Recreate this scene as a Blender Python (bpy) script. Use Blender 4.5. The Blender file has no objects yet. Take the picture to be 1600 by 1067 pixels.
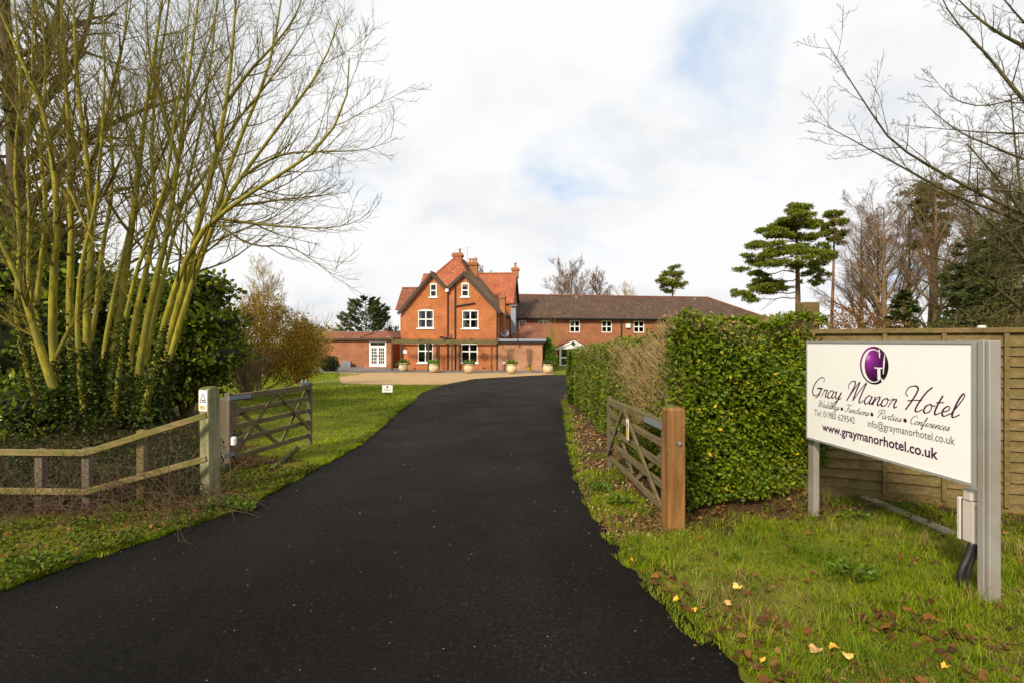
import bpy, bmesh, math, random
import numpy as np
from mathutils import Vector, Matrix

# ------------------------------------------------------------------ camera, sky, sun, exposure
SC = bpy.context.scene
COL = SC.collection
EYE = 1.68                      # camera height (m)
FPX, CXP, CYP = 800.0, 800.0, 533.5   # focal length / centre in photo pixels (18 mm on full frame)
cam_d = bpy.data.cameras.new('camera'); cam = bpy.data.objects.new('camera', cam_d); COL.objects.link(cam)
cam.location = (0, 0, EYE); cam.rotation_euler = (math.radians(90), 0, 0)
cam_d.lens = 18.0; cam_d.sensor_width = 36.0; cam_d.clip_end = 3000; cam_d.clip_start = 0.05
SC.camera = cam

SUN_EL, SUN_AZ = math.radians(34), math.radians(212)
w = bpy.data.worlds.new('World'); SC.world = w; w.use_nodes = True
nt = w.node_tree; nt.nodes.clear()
def wn(t, **k):
    n = nt.nodes.new(t)
    for a, b in k.items(): setattr(n, a, b)
    return n
sky = wn('ShaderNodeTexSky', sky_type='NISHITA', sun_disc=False, sun_elevation=SUN_EL, sun_rotation=SUN_AZ,
         air_density=1.0, dust_density=0.6, ozone_density=1.5)
tc = wn('ShaderNodeTexCoord'); sp = wn('ShaderNodeSeparateXYZ'); nt.links.new(tc.outputs['Generated'], sp.inputs[0])
mz = wn('ShaderNodeMath', operation='ADD'); nt.links.new(sp.outputs['Z'], mz.inputs[0]); mz.inputs[1].default_value = 0.32
mzz = wn('ShaderNodeMath', operation='MAXIMUM'); nt.links.new(mz.outputs[0], mzz.inputs[0]); mzz.inputs[1].default_value = 0.1
dv = wn('ShaderNodeVectorMath', operation='DIVIDE'); nt.links.new(tc.outputs['Generated'], dv.inputs[0])
cb = wn('ShaderNodeCombineXYZ'); [nt.links.new(mzz.outputs[0], cb.inputs[i]) for i in range(3)]
nt.links.new(cb.outputs[0], dv.inputs[1])
def cloud_noise(scale, detail, off, dist=0.0):
    mp = wn('ShaderNodeMapping'); mp.inputs['Location'].default_value = off
    nt.links.new(dv.outputs[0], mp.inputs[0])
    n = wn('ShaderNodeTexNoise'); n.inputs['Scale'].default_value = scale; n.inputs['Detail'].default_value = detail
    n.inputs['Distortion'].default_value = dist; n.inputs['Roughness'].default_value = 0.52
    nt.links.new(mp.outputs[0], n.inputs['Vector']); return n
def wramp(src, stops):
    r = wn('ShaderNodeValToRGB'); nt.links.new(src, r.inputs[0]); e = r.color_ramp.elements
    while len(e) < len(stops): e.new(0.5)
    for el, (p, c) in zip(e, stops): el.position = p; el.color = (*c, 1)
    r.color_ramp.interpolation = 'EASE'; return r
CLOUD_OFF = (1.87, 0.15, -0.06)
cn = cloud_noise(1.25, 7, CLOUD_OFF, 0.35)
mask = wramp(cn.outputs['Fac'], [(0.23, (0, 0, 0)), (0.40, (1, 1, 1))])
sn = cloud_noise(2.1, 6, (7.1, 3.2, 0.0), 0.2)
shade = wramp(sn.outputs['Fac'], [(0.25, (5.6, 5.8, 6.05)), (0.54, (6.95, 6.97, 7.0))])
blue = wn('ShaderNodeMixRGB'); blue.inputs[0].default_value = 0.7
nt.links.new(sky.outputs[0], blue.inputs[1]); blue.inputs[2].default_value = (3.7, 5.2, 7.2, 1)
mix = wn('ShaderNodeMixRGB'); nt.links.new(mask.outputs[0], mix.inputs[0])
nt.links.new(blue.outputs[0], mix.inputs[1]); nt.links.new(shade.outputs[0], mix.inputs[2])
bg = wn('ShaderNodeBackground'); bg.inputs['Strength'].default_value = 0.1
nt.links.new(mix.outputs[0], bg.inputs[0])
wo = wn('ShaderNodeOutputWorld'); nt.links.new(bg.outputs[0], wo.inputs[0])

sun_d = bpy.data.lights.new('sun', 'SUN'); sun_d.energy = 3.6; sun_d.angle = math.radians(10); sun_d.color = (1.0, 0.89, 0.70)
sun = bpy.data.objects.new('sun', sun_d); COL.objects.link(sun)
sd = Vector((math.sin(SUN_AZ) * math.cos(SUN_EL), math.cos(SUN_AZ) * math.cos(SUN_EL), math.sin(SUN_EL)))
sun.rotation_euler = (-sd).to_track_quat('-Z', 'Y').to_euler()
vs = SC.view_settings; vs.view_transform = 'Standard'; vs.look = 'None'; vs.exposure = 0.5; vs.gamma = 1.0; vs.use_curve_mapping = False
SC.cycles.max_bounces = 6; SC.cycles.transparent_max_bounces = 8; SC.cycles.caustics_reflective = False; SC.cycles.caustics_refractive = False

# ------------------------------------------------------------------ helpers
rng = np.random.default_rng(7); random.seed(7)
def gz(x, y):
    x = np.asarray(x, float); y = np.asarray(y, float)
    z = -0.0235 * (np.clip(y, 4, 44) - 4)
    z = z - 0.16 * np.exp(-((x + 6.2) / 2.2) ** 2 - ((y - 6.0) / 1.6) ** 2)
    return z
def ray(px, py): return np.array([(px - CXP) / FPX, 1.0, (CYP - py) / FPX])
def at(px, py, d): return np.array([0, 0, EYE]) + ray(px, py) * d
def G(px, py):
    r = ray(px, py); a, b = 0.5, 400.0
    for _ in range(60):
        m = (a + b) / 2; p = r * m
        if EYE + p[2] > gz(p[0], p[1]): a = m
        else: b = m
    p = r * a; return np.array([p[0], p[1], float(gz(p[0], p[1]))])
def onground(px, d):
    x = (px - CXP) / FPX * d; return np.array([x, d, float(gz(x, d))])

WM = {}     # world matrix of roots
def tag(o, label=None, cat=None, group=None, kind=None):
    if label: o['label'] = label
    if cat: o['category'] = cat
    if group: o['group'] = group
    if kind: o['kind'] = kind
    return o
def thing(name, loc, label, cat, group=None, rz=0.0):
    o = bpy.data.objects.new(name, None); COL.objects.link(o); o.location = Vector([float(v) for v in loc]); o.rotation_euler = (0, 0, rz)
    o.empty_display_size = 0.2
    WM[o.name] = Matrix.Translation(o.location) @ Matrix.Rotation(rz, 4, 'Z')
    return tag(o, label, cat, group)
def link(name, me, mat=None, parent=None, local=False):
    """mesh data in world coordinates (or in the thing's own, local=True)"""
    if parent is not None:
        m = WM[parent.name]
        if not local: me.transform(m.inverted())
    o = bpy.data.objects.new(name, me); COL.objects.link(o)
    if mat is not None and not me.materials: me.materials.append(mat)
    if parent is not None: o.parent = parent; WM[o.name] = WM[parent.name]
    else: WM[o.name] = Matrix.Identity(4)
    return o
def mesh_np(V, groups, col=None, smooth=False, mat=None, name='mesh'):
    V = np.ascontiguousarray(V, np.float32); me = bpy.data.meshes.new(name)
    me.vertices.add(len(V)); me.vertices.foreach_set('co', V.ravel())
    idx = np.concatenate([g.ravel() for g in groups]).astype(np.int32)
    tot = np.concatenate([np.full(len(g), g.shape[1], np.int32) for g in groups])
    st = np.concatenate([[0], np.cumsum(tot)[:-1]]).astype(np.int32)
    me.loops.add(len(idx)); me.loops.foreach_set('vertex_index', idx)
    me.polygons.add(len(tot)); me.polygons.foreach_set('loop_start', st); me.polygons.foreach_set('loop_total', tot)
    if smooth: me.polygons.foreach_set('use_smooth', np.ones(len(tot), bool))
    if col is not None:
        a = me.color_attributes.new('Col', 'FLOAT_COLOR', 'POINT')
        c = np.ones((len(V), 4), np.float32); c[:, :3] = col; a.data.foreach_set('color', c.ravel())
    me.update(calc_edges=True)
    if mat is not None: me.materials.append(mat)
    return me
class MB:
    def __init__(s): s.v = []; s.f = []
    def add(s, vs, fs):
        o = len(s.v); s.v += [tuple(float(c) for c in v) for v in vs]; s.f += [tuple(i + o for i in f) for f in fs]; return s
    def hexa(s, b, t):      # two quads of 4 points
        return s.add(list(b) + list(t), [(3, 2, 1, 0), (4, 5, 6, 7), (0, 1, 5, 4), (1, 2, 6, 5), (2, 3, 7, 6), (3, 0, 4, 7)])
    def box(s, x0, x1, y0, y1, z0, z1):
        return s.hexa([(x0, y0, z0), (x1, y0, z0), (x1, y1, z0), (x0, y1, z0)], [(x0, y0, z1), (x1, y0, z1), (x1, y1, z1), (x0, y1, z1)])
    def beam(s, p, q, wd, ht, up=(0, 0, 1)):
        p, q = Vector([float(c) for c in p]), Vector([float(c) for c in q]); d = (q - p).normalized(); u = Vector(up)
        sdv = d.cross(u)
        if sdv.length < 1e-4: sdv = d.cross(Vector((0, 1, 0)))
        sdv.normalize(); u = sdv.cross(d).normalized(); a, b = sdv * wd / 2, u * ht / 2
        return s.hexa([p - a - b, p + a - b, p + a + b, p - a + b], [q - a - b, q + a - b, q + a + b, q - a + b])
    def prism(s, poly, off):    # polygon (3D points) extruded by off
        n = len(poly); off = np.array(off, float); P = [np.array(p, float) for p in poly]
        return s.add(P + [p + off for p in P], [tuple(range(n))[::-1], tuple(range(n, 2 * n))] + [(i, (i + 1) % n, (i + 1) % n + n, i + n) for i in range(n)])
    def slab(s, poly, th):      # planar polygon thickened downward along its normal
        P = [np.array(p, float) for p in poly]; nrm = np.cross(P[1] - P[0], P[2] - P[0]); nrm /= np.linalg.norm(nrm)
        if nrm[2] < 0: nrm = -nrm; 
        return s.prism(P, -nrm * th)
    def tube(s, pts, rad, n=8, cap=True):
        P = np.array(pts, float)[None]; R = np.broadcast_to(np.array(rad, float), (len(pts),))[None]
        V, F = tubes(P, R, n); o = len(s.v); s.add(V, [tuple(f) for f in F])
        if cap:
            m = len(pts); s.f.append(tuple(o + i for i in range(n))[::-1]); s.f.append(tuple(o + (m - 1) * n + i for i in range(n)))
        return s
    def lathe(s, prof, c=(0, 0, 0), n=20):
        V = []; F = []; m = len(prof)
        for r, z in prof:
            for k in range(n):
                a = 2 * math.pi * k / n; V.append((c[0] + r * math.cos(a), c[1] + r * math.sin(a), c[2] + z))
        for i in range(m - 1):
            for k in range(n): F.append((i * n + k, i * n + (k + 1) % n, (i + 1) * n + (k + 1) % n, (i + 1) * n + k))
        F.append(tuple(range(n))[::-1]); F.append(tuple((m - 1) * n + k for k in range(n)))
        return s.add(V, F)
    def mesh(s, name='m'):
        me = bpy.data.meshes.new(name); me.from_pydata(s.v, [], s.f); me.update()
        bm = bmesh.new(); bm.from_mesh(me); bmesh.ops.recalc_face_normals(bm, faces=bm.faces); bm.to_mesh(me); bm.free(); return me
    def build(s, name, mat, parent=None, local=False, bevel=0.0, smooth=False):
        me = s.mesh(name)
        if bevel > 0:
            bm = bmesh.new(); bm.from_mesh(me)
            bmesh.ops.bevel(bm, geom=list(bm.edges), offset=bevel, segments=1, affect='EDGES', profile=0.5); bm.to_mesh(me); bm.free()
        if smooth: me.polygons.foreach_set('use_smooth', np.ones(len(me.polygons), bool))
        return link(name, me, mat, parent, local)
def tubes(P, R, n):
    """P (N,m,3), R (N,m) -> tube verts and quads for N polylines"""
    P = np.asarray(P, float); N, m, _ = P.shape
    T = np.gradient(P, axis=1); T /= np.linalg.norm(T, axis=2, keepdims=True) + 1e-9
    ref = np.where(np.abs(T.mean(1)[:, 2:3]) > 0.75, np.array([[1.0, 0.2, 0]]), np.array([[0.1, 0.2, 1.0]]))[:, None, :]
    A = np.cross(T, np.broadcast_to(ref, T.shape)); A /= np.linalg.norm(A, axis=2, keepdims=True) + 1e-9
    B = np.cross(T, A); ang = np.arange(n) * 2 * math.pi / n
    V = P[:, :, None, :] + np.asarray(R)[:, :, None, None] * (np.cos(ang)[None, None, :, None] * A[:, :, None, :] + np.sin(ang)[None, None, :, None] * B[:, :, None, :])
    base = (np.arange(N) * m * n)[:, None, None]; i = (np.arange(m - 1) * n)[None, :, None]; k = np.arange(n)[None, None, :]; k2 = (k + 1) % n
    F = np.stack([base + i + k, base + i + k2, base + i + n + k2, base + i + n + k], -1).reshape(-1, 4)
    return V.reshape(-1, 3), F
def unit(v): return v / (np.linalg.norm(v, axis=-1, keepdims=True) + 1e-9)
def resample(pts, m):
    P = np.array(pts, float)
    for _ in range(2):      # corner cutting, ends kept
        Q = np.empty((2 * len(P) - 2 + 2, 3)); Q[0] = P[0]; Q[-1] = P[-1]
        Q[1:-1:2] = P[:-1] * .75 + P[1:] * .25; Q[2:-1:2] = P[:-1] * .25 + P[1:] * .75; P = Q
    s = np.concatenate([[0], np.cumsum(np.linalg.norm(np.diff(P, axis=0), axis=1))]); t = np.linspace(0, s[-1], m)
    return np.stack([np.interp(t, s, P[:, i]) for i in range(3)], -1)
def spawn(P, R, k, t0=.2, t1=1., ang=(25, 60), lf=(.3, .6), rf=.55, n=5, wander=.14, trop=.06, rmin=.002, taper=.25, lmax=9, flat=0.0):
    """k children on every polyline"""
    N, m, _ = P.shape; L = np.linalg.norm(np.diff(P, axis=1), axis=2).sum(1)
    t = t0 + (t1 - t0) * (np.arange(k)[None] + rng.random((N, k))) / k; t = np.clip(t, 0, .995)
    f = t * (m - 1); i = f.astype(int); fr = (f - i)[..., None]; r_ = np.arange(N)[:, None]
    p0 = P[r_, i] * (1 - fr) + P[r_, i + 1] * fr; d0 = unit(P[r_, i + 1] - P[r_, i]); rr = R[r_, i] * (1 - fr[..., 0]) + R[r_, i + 1] * fr[..., 0]
    q = rng.normal(size=d0.shape); q[..., 2] *= (1 - flat); q = unit(q - (q * d0).sum(-1, keepdims=True) * d0)
    a = np.radians(rng.uniform(*ang, size=(N, k)))[..., None]; d = unit(d0 * np.cos(a) + q * np.sin(a))
    ln = np.minimum(rng.uniform(*lf, size=(N, k)) * L[:, None] * (1.15 - .6 * t), lmax)
    p = p0.reshape(-1, 3); d = d.reshape(-1, 3); ln = ln.ravel(); r0 = np.maximum(rr.ravel() * rf, rmin)
    out = [p]; cur = p
    for s_ in range(n - 1):
        d = unit(d + rng.normal(size=d.shape) * wander + np.array([0, 0, trop])); cur = cur + d * (ln / (n - 1))[:, None]; out.append(cur)
    PP = np.stack(out, 1); RR = r0[:, None] * np.linspace(1, taper, n)[None]; return PP, np.maximum(RR, rmin * .7)
def tubemesh(levels, mat, name='branches', col=None):
    Vs, Fs, o = [], [], 0
    for P, R, n in levels:
        V, F = tubes(P, R, n); Vs.append(V); Fs.append(F + o); o += len(V)
    return mesh_np(np.concatenate(Vs), [np.concatenate(Fs)], smooth=True, mat=mat, name=name)
LEAF2 = (np.array([(0, 0, 0), (.5, .3, .07), (1, 0, 0), (.5, -.3, .07)]), [np.array([(0, 1, 2), (0, 2, 3)])])
LEAF4 = (np.array([(0, 0, 0), (.28, .27, .05), (.7, .26, .06), (1, 0, -.05), (.7, -.26, .06), (.28, -.27, .05)]), [np.array([(0, 1, 2, 3), (0, 3, 4, 5)])])
NEED = (np.array([(0, 0, 0), (.5, .10, .0), (1, 0, 0), (.5, -.10, .0)]), [np.array([(0, 1, 2), (0, 2, 3)])])
NEED2 = (np.array([(0, 0, 0), (.5, .17, .03), (1, 0, 0), (.5, -.17, .03)]), [np.array([(0, 1, 2), (0, 2, 3)])])
def leaves(P, D, size, tmpl, cols, sj=.35, nrm=None, cj=.18):
    """P (n,3) positions, D (n,3) pointing directions; one folded leaf each"""
    n = len(P); A = unit(D); q = rng.normal(size=(n, 3)) if nrm is None else nrm + rng.normal(size=(n, 3)) * .35
    Nn = unit(q - (q * A).sum(1, keepdims=True) * A); B = np.cross(Nn, A); T, F = tmpl
    s = (np.asarray(size) * (1 + rng.uniform(-sj, sj, n)))[:, None, None]
    V = P[:, None, :] + s * (T[None, :, 0:1] * A[:, None] + T[None, :, 1:2] * B[:, None] + T[None, :, 2:3] * Nn[:, None])
    k = len(T); fs = [(np.arange(n) * k)[:, None, None] + f[None] for f in F]; fs = [f.reshape(-1, f.shape[-1]) for f in fs]
    c = np.asarray(cols, float); c = c[rng.integers(0, len(c), n)] if c.ndim == 2 and len(c) != n else c
    c = c * (1 + rng.normal(size=(n, 1)) * cj) ; c = np.clip(c * (1 + rng.normal(size=(n, 3)) * cj * .25), .002, 1)
    return V.reshape(-1, 3), fs, np.repeat(c, k, 0)
def merge(parts):
    Vs, Fs, Cs, o = [], [], [], 0
    for V, F, C in parts:
        Vs.append(V); Fs += [f + o for f in F]; Cs.append(C); o += len(V)
    return np.concatenate(Vs), Fs, np.concatenate(Cs)

# ------------------------------------------------------------------ materials
def nodes(name):
    m = bpy.data.materials.new(name); m.use_nodes = True; t = m.node_tree; b = t.nodes['Principled BSDF']; return m, t, b
def N(t, ty, **k):
    n = t.nodes.new(ty)
    for a, v in k.items():
        if a in n.inputs.keys(): n.inputs[a].default_value = v
        else: setattr(n, a, v)
    return n
def coords(t, scale=(1, 1, 1)):
    c = N(t, 'ShaderNodeTexCoord'); mp = N(t, 'ShaderNodeMapping'); mp.inputs['Scale'].default_value = scale
    t.links.new(c.outputs['Object'], mp.inputs[0]); return mp.outputs[0]
def noise(t, vec, scale, detail=4, rough=.55):
    n = N(t, 'ShaderNodeTexNoise', Scale=scale, Detail=detail, Roughness=rough); t.links.new(vec, n.inputs['Vector']); return n.outputs['Fac']
def ramp(t, src, stops):
    r = N(t, 'ShaderNodeValToRGB'); t.links.new(src, r.inputs[0]); e = r.color_ramp.elements
    while len(e) < len(stops): e.new(.5)
    for el, (p, c) in zip(e, stops): el.position = p; el.color = (*c, 1) if len(c) == 3 else c
    return r.outputs[0]
def mixc(t, fac, a, b, mode='MIX'):
    m = N(t, 'ShaderNodeMixRGB', blend_type=mode)
    for i, v in ((0, fac), (1, a), (2, b)):
        if hasattr(v, 'is_linked') or hasattr(v, 'links'): t.links.new(v, m.inputs[i])
        elif i == 0: m.inputs[0].default_value = v
        else: m.inputs[i].default_value = (*v, 1)
    return m.outputs[0]
def bump(t, b, h, strength=.3, dist=.01):
    n = N(t, 'ShaderNodeBump', Strength=strength, Distance=dist); t.links.new(h, n.inputs['Height']); t.links.new(n.outputs[0], b.inputs['Normal'])
def m_flat(name, c, rough=.6, metal=0., var=.12, scale=6., spec=.4, dirt=None, bumps=0.):
    m, t, b = nodes(name); v = coords(t); f = noise(t, v, scale, 5)
    col = ramp(t, f, [(.3, tuple(x * (1 - var) for x in c)), (.7, tuple(min(1, x * (1 + var)) for x in c))])
    if dirt:
        f2 = noise(t, v, scale * .45, 6, .65); k = ramp(t, f2, [(.48, (0, 0, 0)), (.68, (dirt[1],) * 3)]); col = mixc(t, k, col, dirt[0])
    t.links.new(col, b.inputs['Base Color']); b.inputs['Roughness'].default_value = rough; b.inputs['Metallic'].default_value = metal
    b.inputs['Specular IOR Level'].default_value = spec
    if bumps: bump(t, b, noise(t, v, scale * 9, 4), bumps, .01)
    return m
def m_leaf(name, rough=.5, trans=.25, spec=.35):
    m, t, b = nodes(name); a = N(t, 'ShaderNodeVertexColor', layer_name='Col'); t.links.new(a.outputs[0], b.inputs['Base Color'])
    b.inputs['Roughness'].default_value = rough; b.inputs['Specular IOR Level'].default_value = spec
    if trans > 0:
        tr = N(t, 'ShaderNodeBsdfTranslucent'); t.links.new(a.outputs[0], tr.inputs[0]); mx = N(t, 'ShaderNodeMixShader'); mx.inputs[0].default_value = trans
        t.links.new(b.outputs[0], mx.inputs[1]); t.links.new(tr.outputs[0], mx.inputs[2]); t.links.new(mx.outputs[0], t.nodes['Material Output'].inputs[0])
    return m
def m_bark(name, c1, c2, c3=None, scale=5., rough=.85):
    m, t, b = nodes(name); v = coords(t, (1, 1, .35)); f = noise(t, v, scale, 6, .65); col = ramp(t, f, [(.3, c1), (.68, c2)])
    if c3: col = mixc(t, ramp(t, noise(t, v, scale * .4, 4), [(.45, (0, 0, 0)), (.62, (1, 1, 1))]), col, c3)
    t.links.new(col, b.inputs['Base Color']); b.inputs['Roughness'].default_value = rough; b.inputs['Specular IOR Level'].default_value = .2
    bump(t, b, noise(t, v, scale * 6, 5), .6, .02); return m
def m_wood(name, c1, c2, green=None, gfac=.6, axis=2, scale=14., rough=.75):
    """grain runs along the object axis given; optional algae patches"""
    m, t, b = nodes(name); s = [1., 1., 1.]; s[axis] = .06; v = coords(t, s)
    wv = N(t, 'ShaderNodeTexNoise', Scale=scale * 2.2, Detail=6., Roughness=.6, Distortion=1.2); t.links.new(v, wv.inputs['Vector'])
    col = ramp(t, wv.outputs['Fac'], [(.3, c1), (.7, c2)])
    if green:
        k = ramp(t, noise(t, coords(t), 3.2, 6, .65), [(.40, (0, 0, 0)), (.66, (gfac,) * 3)]); col = mixc(t, k, col, green)
    kn = ramp(t, noise(t, coords(t), 21., 3, .7), [(.30, (.35,) * 3), (.40, (1, 1, 1))]); col = mixc(t, .6, col, kn, 'MULTIPLY')
    t.links.new(col, b.inputs['Base Color']); b.inputs['Roughness'].default_value = rough; b.inputs['Specular IOR Level'].default_value = .25
    bump(t, b, wv.outputs['Fac'], .5, .006); return m
def wallvec(t):
    c = N(t, 'ShaderNodeTexCoord'); s = N(t, 'ShaderNodeSeparateXYZ'); t.links.new(c.outputs['Object'], s.inputs[0])
    a = N(t, 'ShaderNodeMath', operation='ADD'); t.links.new(s.outputs[0], a.inputs[0]); t.links.new(s.outputs[1], a.inputs[1])
    cb = N(t, 'ShaderNodeCombineXYZ'); t.links.new(a.outputs[0], cb.inputs[0]); t.links.new(s.outputs[2], cb.inputs[1]); return cb.outputs[0], c.outputs['Object']
def m_brick(name, c1, c2, mort, msize=.012, stain=(.25, .05, .02)):
    m, t, b = nodes(name); v, ob = wallvec(t)
    br = N(t, 'ShaderNodeTexBrick', Scale=1.0); t.links.new(v, br.inputs['Vector'])
    for k, val in (('Color1', (*c1, 1)), ('Color2', (*c2, 1)), ('Mortar', (*mort, 1)), ('Brick Width', .235), ('Row Height', .085), ('Mortar Size', msize), ('Bias', -.15), ('Mortar Smooth', .2)): br.inputs[k].default_value = val
    k = ramp(t, noise(t, ob, .9, 6, .65), [(.32, (.58, .56, .54)), (.7, (1.2, 1.17, 1.14))])
    col = mixc(t, .75, br.outputs['Color'], k, 'MULTIPLY')
    k2 = ramp(t, noise(t, ob, 7., 3, .6), [(.58, (0, 0, 0)), (.75, (.55,) * 3)]); col = mixc(t, k2, col, stain)
    t.links.new(col, b.inputs['Base Color']); b.inputs['Roughness'].default_value = .9; b.inputs['Specular IOR Level'].default_value = .2
    bump(t, b, br.outputs['Fac'], -.25, .01); return m
def m_tile(name, c1, c2, moss, mossf=.5, row=.14, wid=.19, gap=.012):
    m, t, b = nodes(name); c = N(t, 'ShaderNodeTexCoord'); s = N(t, 'ShaderNodeSeparateXYZ'); t.links.new(c.outputs['Object'], s.inputs[0])
    a = N(t, 'ShaderNodeMath', operation='ADD'); t.links.new(s.outputs[0], a.inputs[0]); t.links.new(s.outputs[1], a.inputs[1])
    cb = N(t, 'ShaderNodeCombineXYZ'); t.links.new(a.outputs[0], cb.inputs[0]); t.links.new(s.outputs[2], cb.inputs[1])
    br = N(t, 'ShaderNodeTexBrick', Scale=1.0); t.links.new(cb.outputs[0], br.inputs['Vector'])
    dk = tuple(x * .35 for x in c1)
    for k, val in (('Color1', (*c1, 1)), ('Color2', (*c2, 1)), ('Mortar', (*dk, 1)), ('Brick Width', wid), ('Row Height', row * .72), ('Mortar Size', gap), ('Bias', 0.)): br.inputs[k].default_value = val
    ob = c.outputs['Object']
    col = mixc(t, .8, br.outputs['Color'], ramp(t, noise(t, ob, .8, 6, .65), [(.32, (.6, .58, .56)), (.7, (1.15, 1.1, 1.05))]), 'MULTIPLY')
    k = ramp(t, noise(t, ob, 1.6, 7, .7), [(.5, (0, 0, 0)), (.72, (mossf,) * 3)]); col = mixc(t, k, col, moss)
    k = ramp(t, noise(t, ob, 3.4, 5, .85), [(.60, (0, 0, 0)), (.66, (.75,) * 3)]); col = mixc(t, k, col, (.45, .40, .33))
    t.links.new(col, b.inputs['Base Color']); b.inputs['Roughness'].default_value = .85; b.inputs['Specular IOR Level'].default_value = .25
    vo = N(t, 'ShaderNodeTexVoronoi', Scale=1.15); t.links.new(ob, vo.inputs['Vector']); vk = ramp(t, vo.outputs['Distance'], [(.05, (.8,) * 3), (.10, (0, 0, 0))]); col = mixc(t, vk, col, (.5, .46, .40)); t.links.new(col, b.inputs['Base Color'])
    bump(t, b, br.outputs['Fac'], -.5, .02); return m
def m_glass(name):
    m, t, b = nodes(name); t.nodes.remove(b); tr = N(t, 'ShaderNodeBsdfTransparent'); gl = N(t, 'ShaderNodeBsdfGlossy', Roughness=.02)
    tr.inputs[0].default_value = (.75, .78, .78, 1); gl.inputs[0].default_value = (.8, .85, .9, 1)
    fr = N(t, 'ShaderNodeFresnel', IOR=1.5); mx = N(t, 'ShaderNodeMixShader'); t.links.new(fr.outputs[0], mx.inputs[0])
    t.links.new(tr.outputs[0], mx.inputs[1]); t.links.new(gl.outputs[0], mx.inputs[2]); t.links.new(mx.outputs[0], t.nodes['Material Output'].inputs[0]); return m

LEAF = m_leaf('leaf', .55, .3, .2); LEAFG = m_leaf('leaf_glossy', .45, .28, .22); GRASSM = m_leaf('grass_blades', .6, .35, .2); DRYM = m_leaf('dry_leaf', .75, .15, .15)
WHITE = m_flat('white_paint', (.80, .80, .78), .45, var=.03); GLASS = m_glass('window_glass')
BLACK = m_flat('black_iron', (.022, .02, .02), .5, var=.2); VERGE = m_flat('dark_verge_board', (.05, .036, .028), .7, var=.25)
GALV = m_flat('galvanised_steel', (.27, .31, .36), .5, .55, .12, 30.); DARKROOM = m_flat('dark_interior', (.035, .03, .026), .9)
BRICK = m_brick('orange_brick', (.39, .112, .035), (.53, .16, .052), (.44, .22, .11), .012)
BRICK2 = m_brick('pale_brick', (.30, .105, .05), (.42, .165, .075), (.50, .34, .22), .016)
BRICK3 = m_brick('wing_brick', (.30, .10, .048), (.40, .145, .068), (.40, .23, .14), .012)
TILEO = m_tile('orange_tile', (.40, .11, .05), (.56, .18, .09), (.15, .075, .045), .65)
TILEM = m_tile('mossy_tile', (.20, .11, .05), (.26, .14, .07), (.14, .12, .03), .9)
TILEB = m_tile('brown_tile', (.10, .056, .036), (.135, .078, .052), (.065, .048, .03), .7)
TILER = m_tile('red_brown_tile', (.24, .085, .05), (.32, .12, .075), (.11, .07, .04), .7)
STONE = m_flat('pot_stone', (.60, .47, .29), .85, var=.14, scale=9., dirt=((.33, .24, .12), .6), bumps=.2)
CHIM = m_brick('chimney_brick', (.36, .12, .05), (.46, .16, .06), (.34, .22, .11), .012, (.32, .24, .03))
# ------------------------------------------------------------------ ground, drive, gravel, terrace
LE = [G(*p) for p in ((0, 920), (180, 858), (370, 795), (470, 742), (560, 695), (612, 650), (640, 629), (660, 613), (690, 602), (742, 592), (800, 588.6), (862, 585.3))]
LEY = np.array([-40., -6, 0] + [p[1] for p in LE] + [41.5]); LEX = np.array([-22., -9.5, -5.2] + [p[0] for p in LE] + [9.])
RE = [G(*p) for p in ((1185, 1067), (1090, 985), (1000, 900), (950, 830), (922, 780), (905, 740), (893, 690), (886, 650), (880, 620))]
REY = np.array([-40., -6, 0.4] + [p[1] for p in RE] + [20.5, 22.5, 41.5]); REX = np.array([20., 7.5, 2.35] + [p[0] for p in RE] + [1.95, 13., 14.])
def edgeL(y): return np.interp(y, LEY, LEX)
def edgeR(y): return np.interp(y, REY, REX)
def sm(a, b, x): t_ = np.clip((x - a) / (b - a), 0, 1); return t_ * t_ * (3 - 2 * t_)
def soilf(x, y):
    """1 = bare soil / litter, 0 = turf; from what grows where"""
    n = np.sin(x * 2.1 + 1.3 * np.sin(y * 1.7)) * np.sin(y * 2.6 + np.sin(x * 1.3)) * .25
    eL, eR = edgeL(y), edgeR(y)
    left = sm(5.0, 5.8, y + .15 * x + .75) * (1 - sm(7.0, 8.6, y + n * 3)) * sm(.16, .6, eL - x + n)          # by the left gate
    left = np.maximum(left, sm(-.1, .7, -x - .5 * y + n) * sm(5.1, 5.8, y) * (1 - sm(13, 17, y + n * 4)))    # under the trees
    right = sm(4.35, 4.75, y + n) * (1 - sm(19, 20, y)) * (x > eR) * (x < 2.1)
    right = np.maximum(right, .8 * sm(4.55, 5.2, y + n + .12 * (x - 2)) * (x > 1.2) * (x < 3.4))
    right = np.maximum(right, .55 * sm(4.2, 4.9, y + n * 1.6 + .38 * (x - 3.2)) * (x > 2.9) * (x < 9))
    return np.clip(np.where(x < (eL + eR) / 2, left, right), 0, 1)
xs = np.unique(np.concatenate([-np.geomspace(9, 900, 26)[::-1], np.arange(-9, 9.01, .09), np.geomspace(9, 900, 26)]))
ys = np.unique(np.concatenate([-np.geomspace(6, 300, 12)[::-1], np.arange(-6, 1, .5), np.arange(1, 14, .09), np.geomspace(14, 1400, 60)]))
X, Y = np.meshgrid(xs, ys); Z = gz(X, Y)
near = (np.abs(X) < 12) & (Y < 14) & (Y > -6)
bumpy = .022 * np.sin(X * 5.1 + np.sin(Y * 3.3)) * np.sin(Y * 4.7 + np.sin(X * 2.2)) * near
inside = (X > edgeL(Y) - .12) & (X < edgeR(Y) + .12) & (Y < 41.5)
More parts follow.
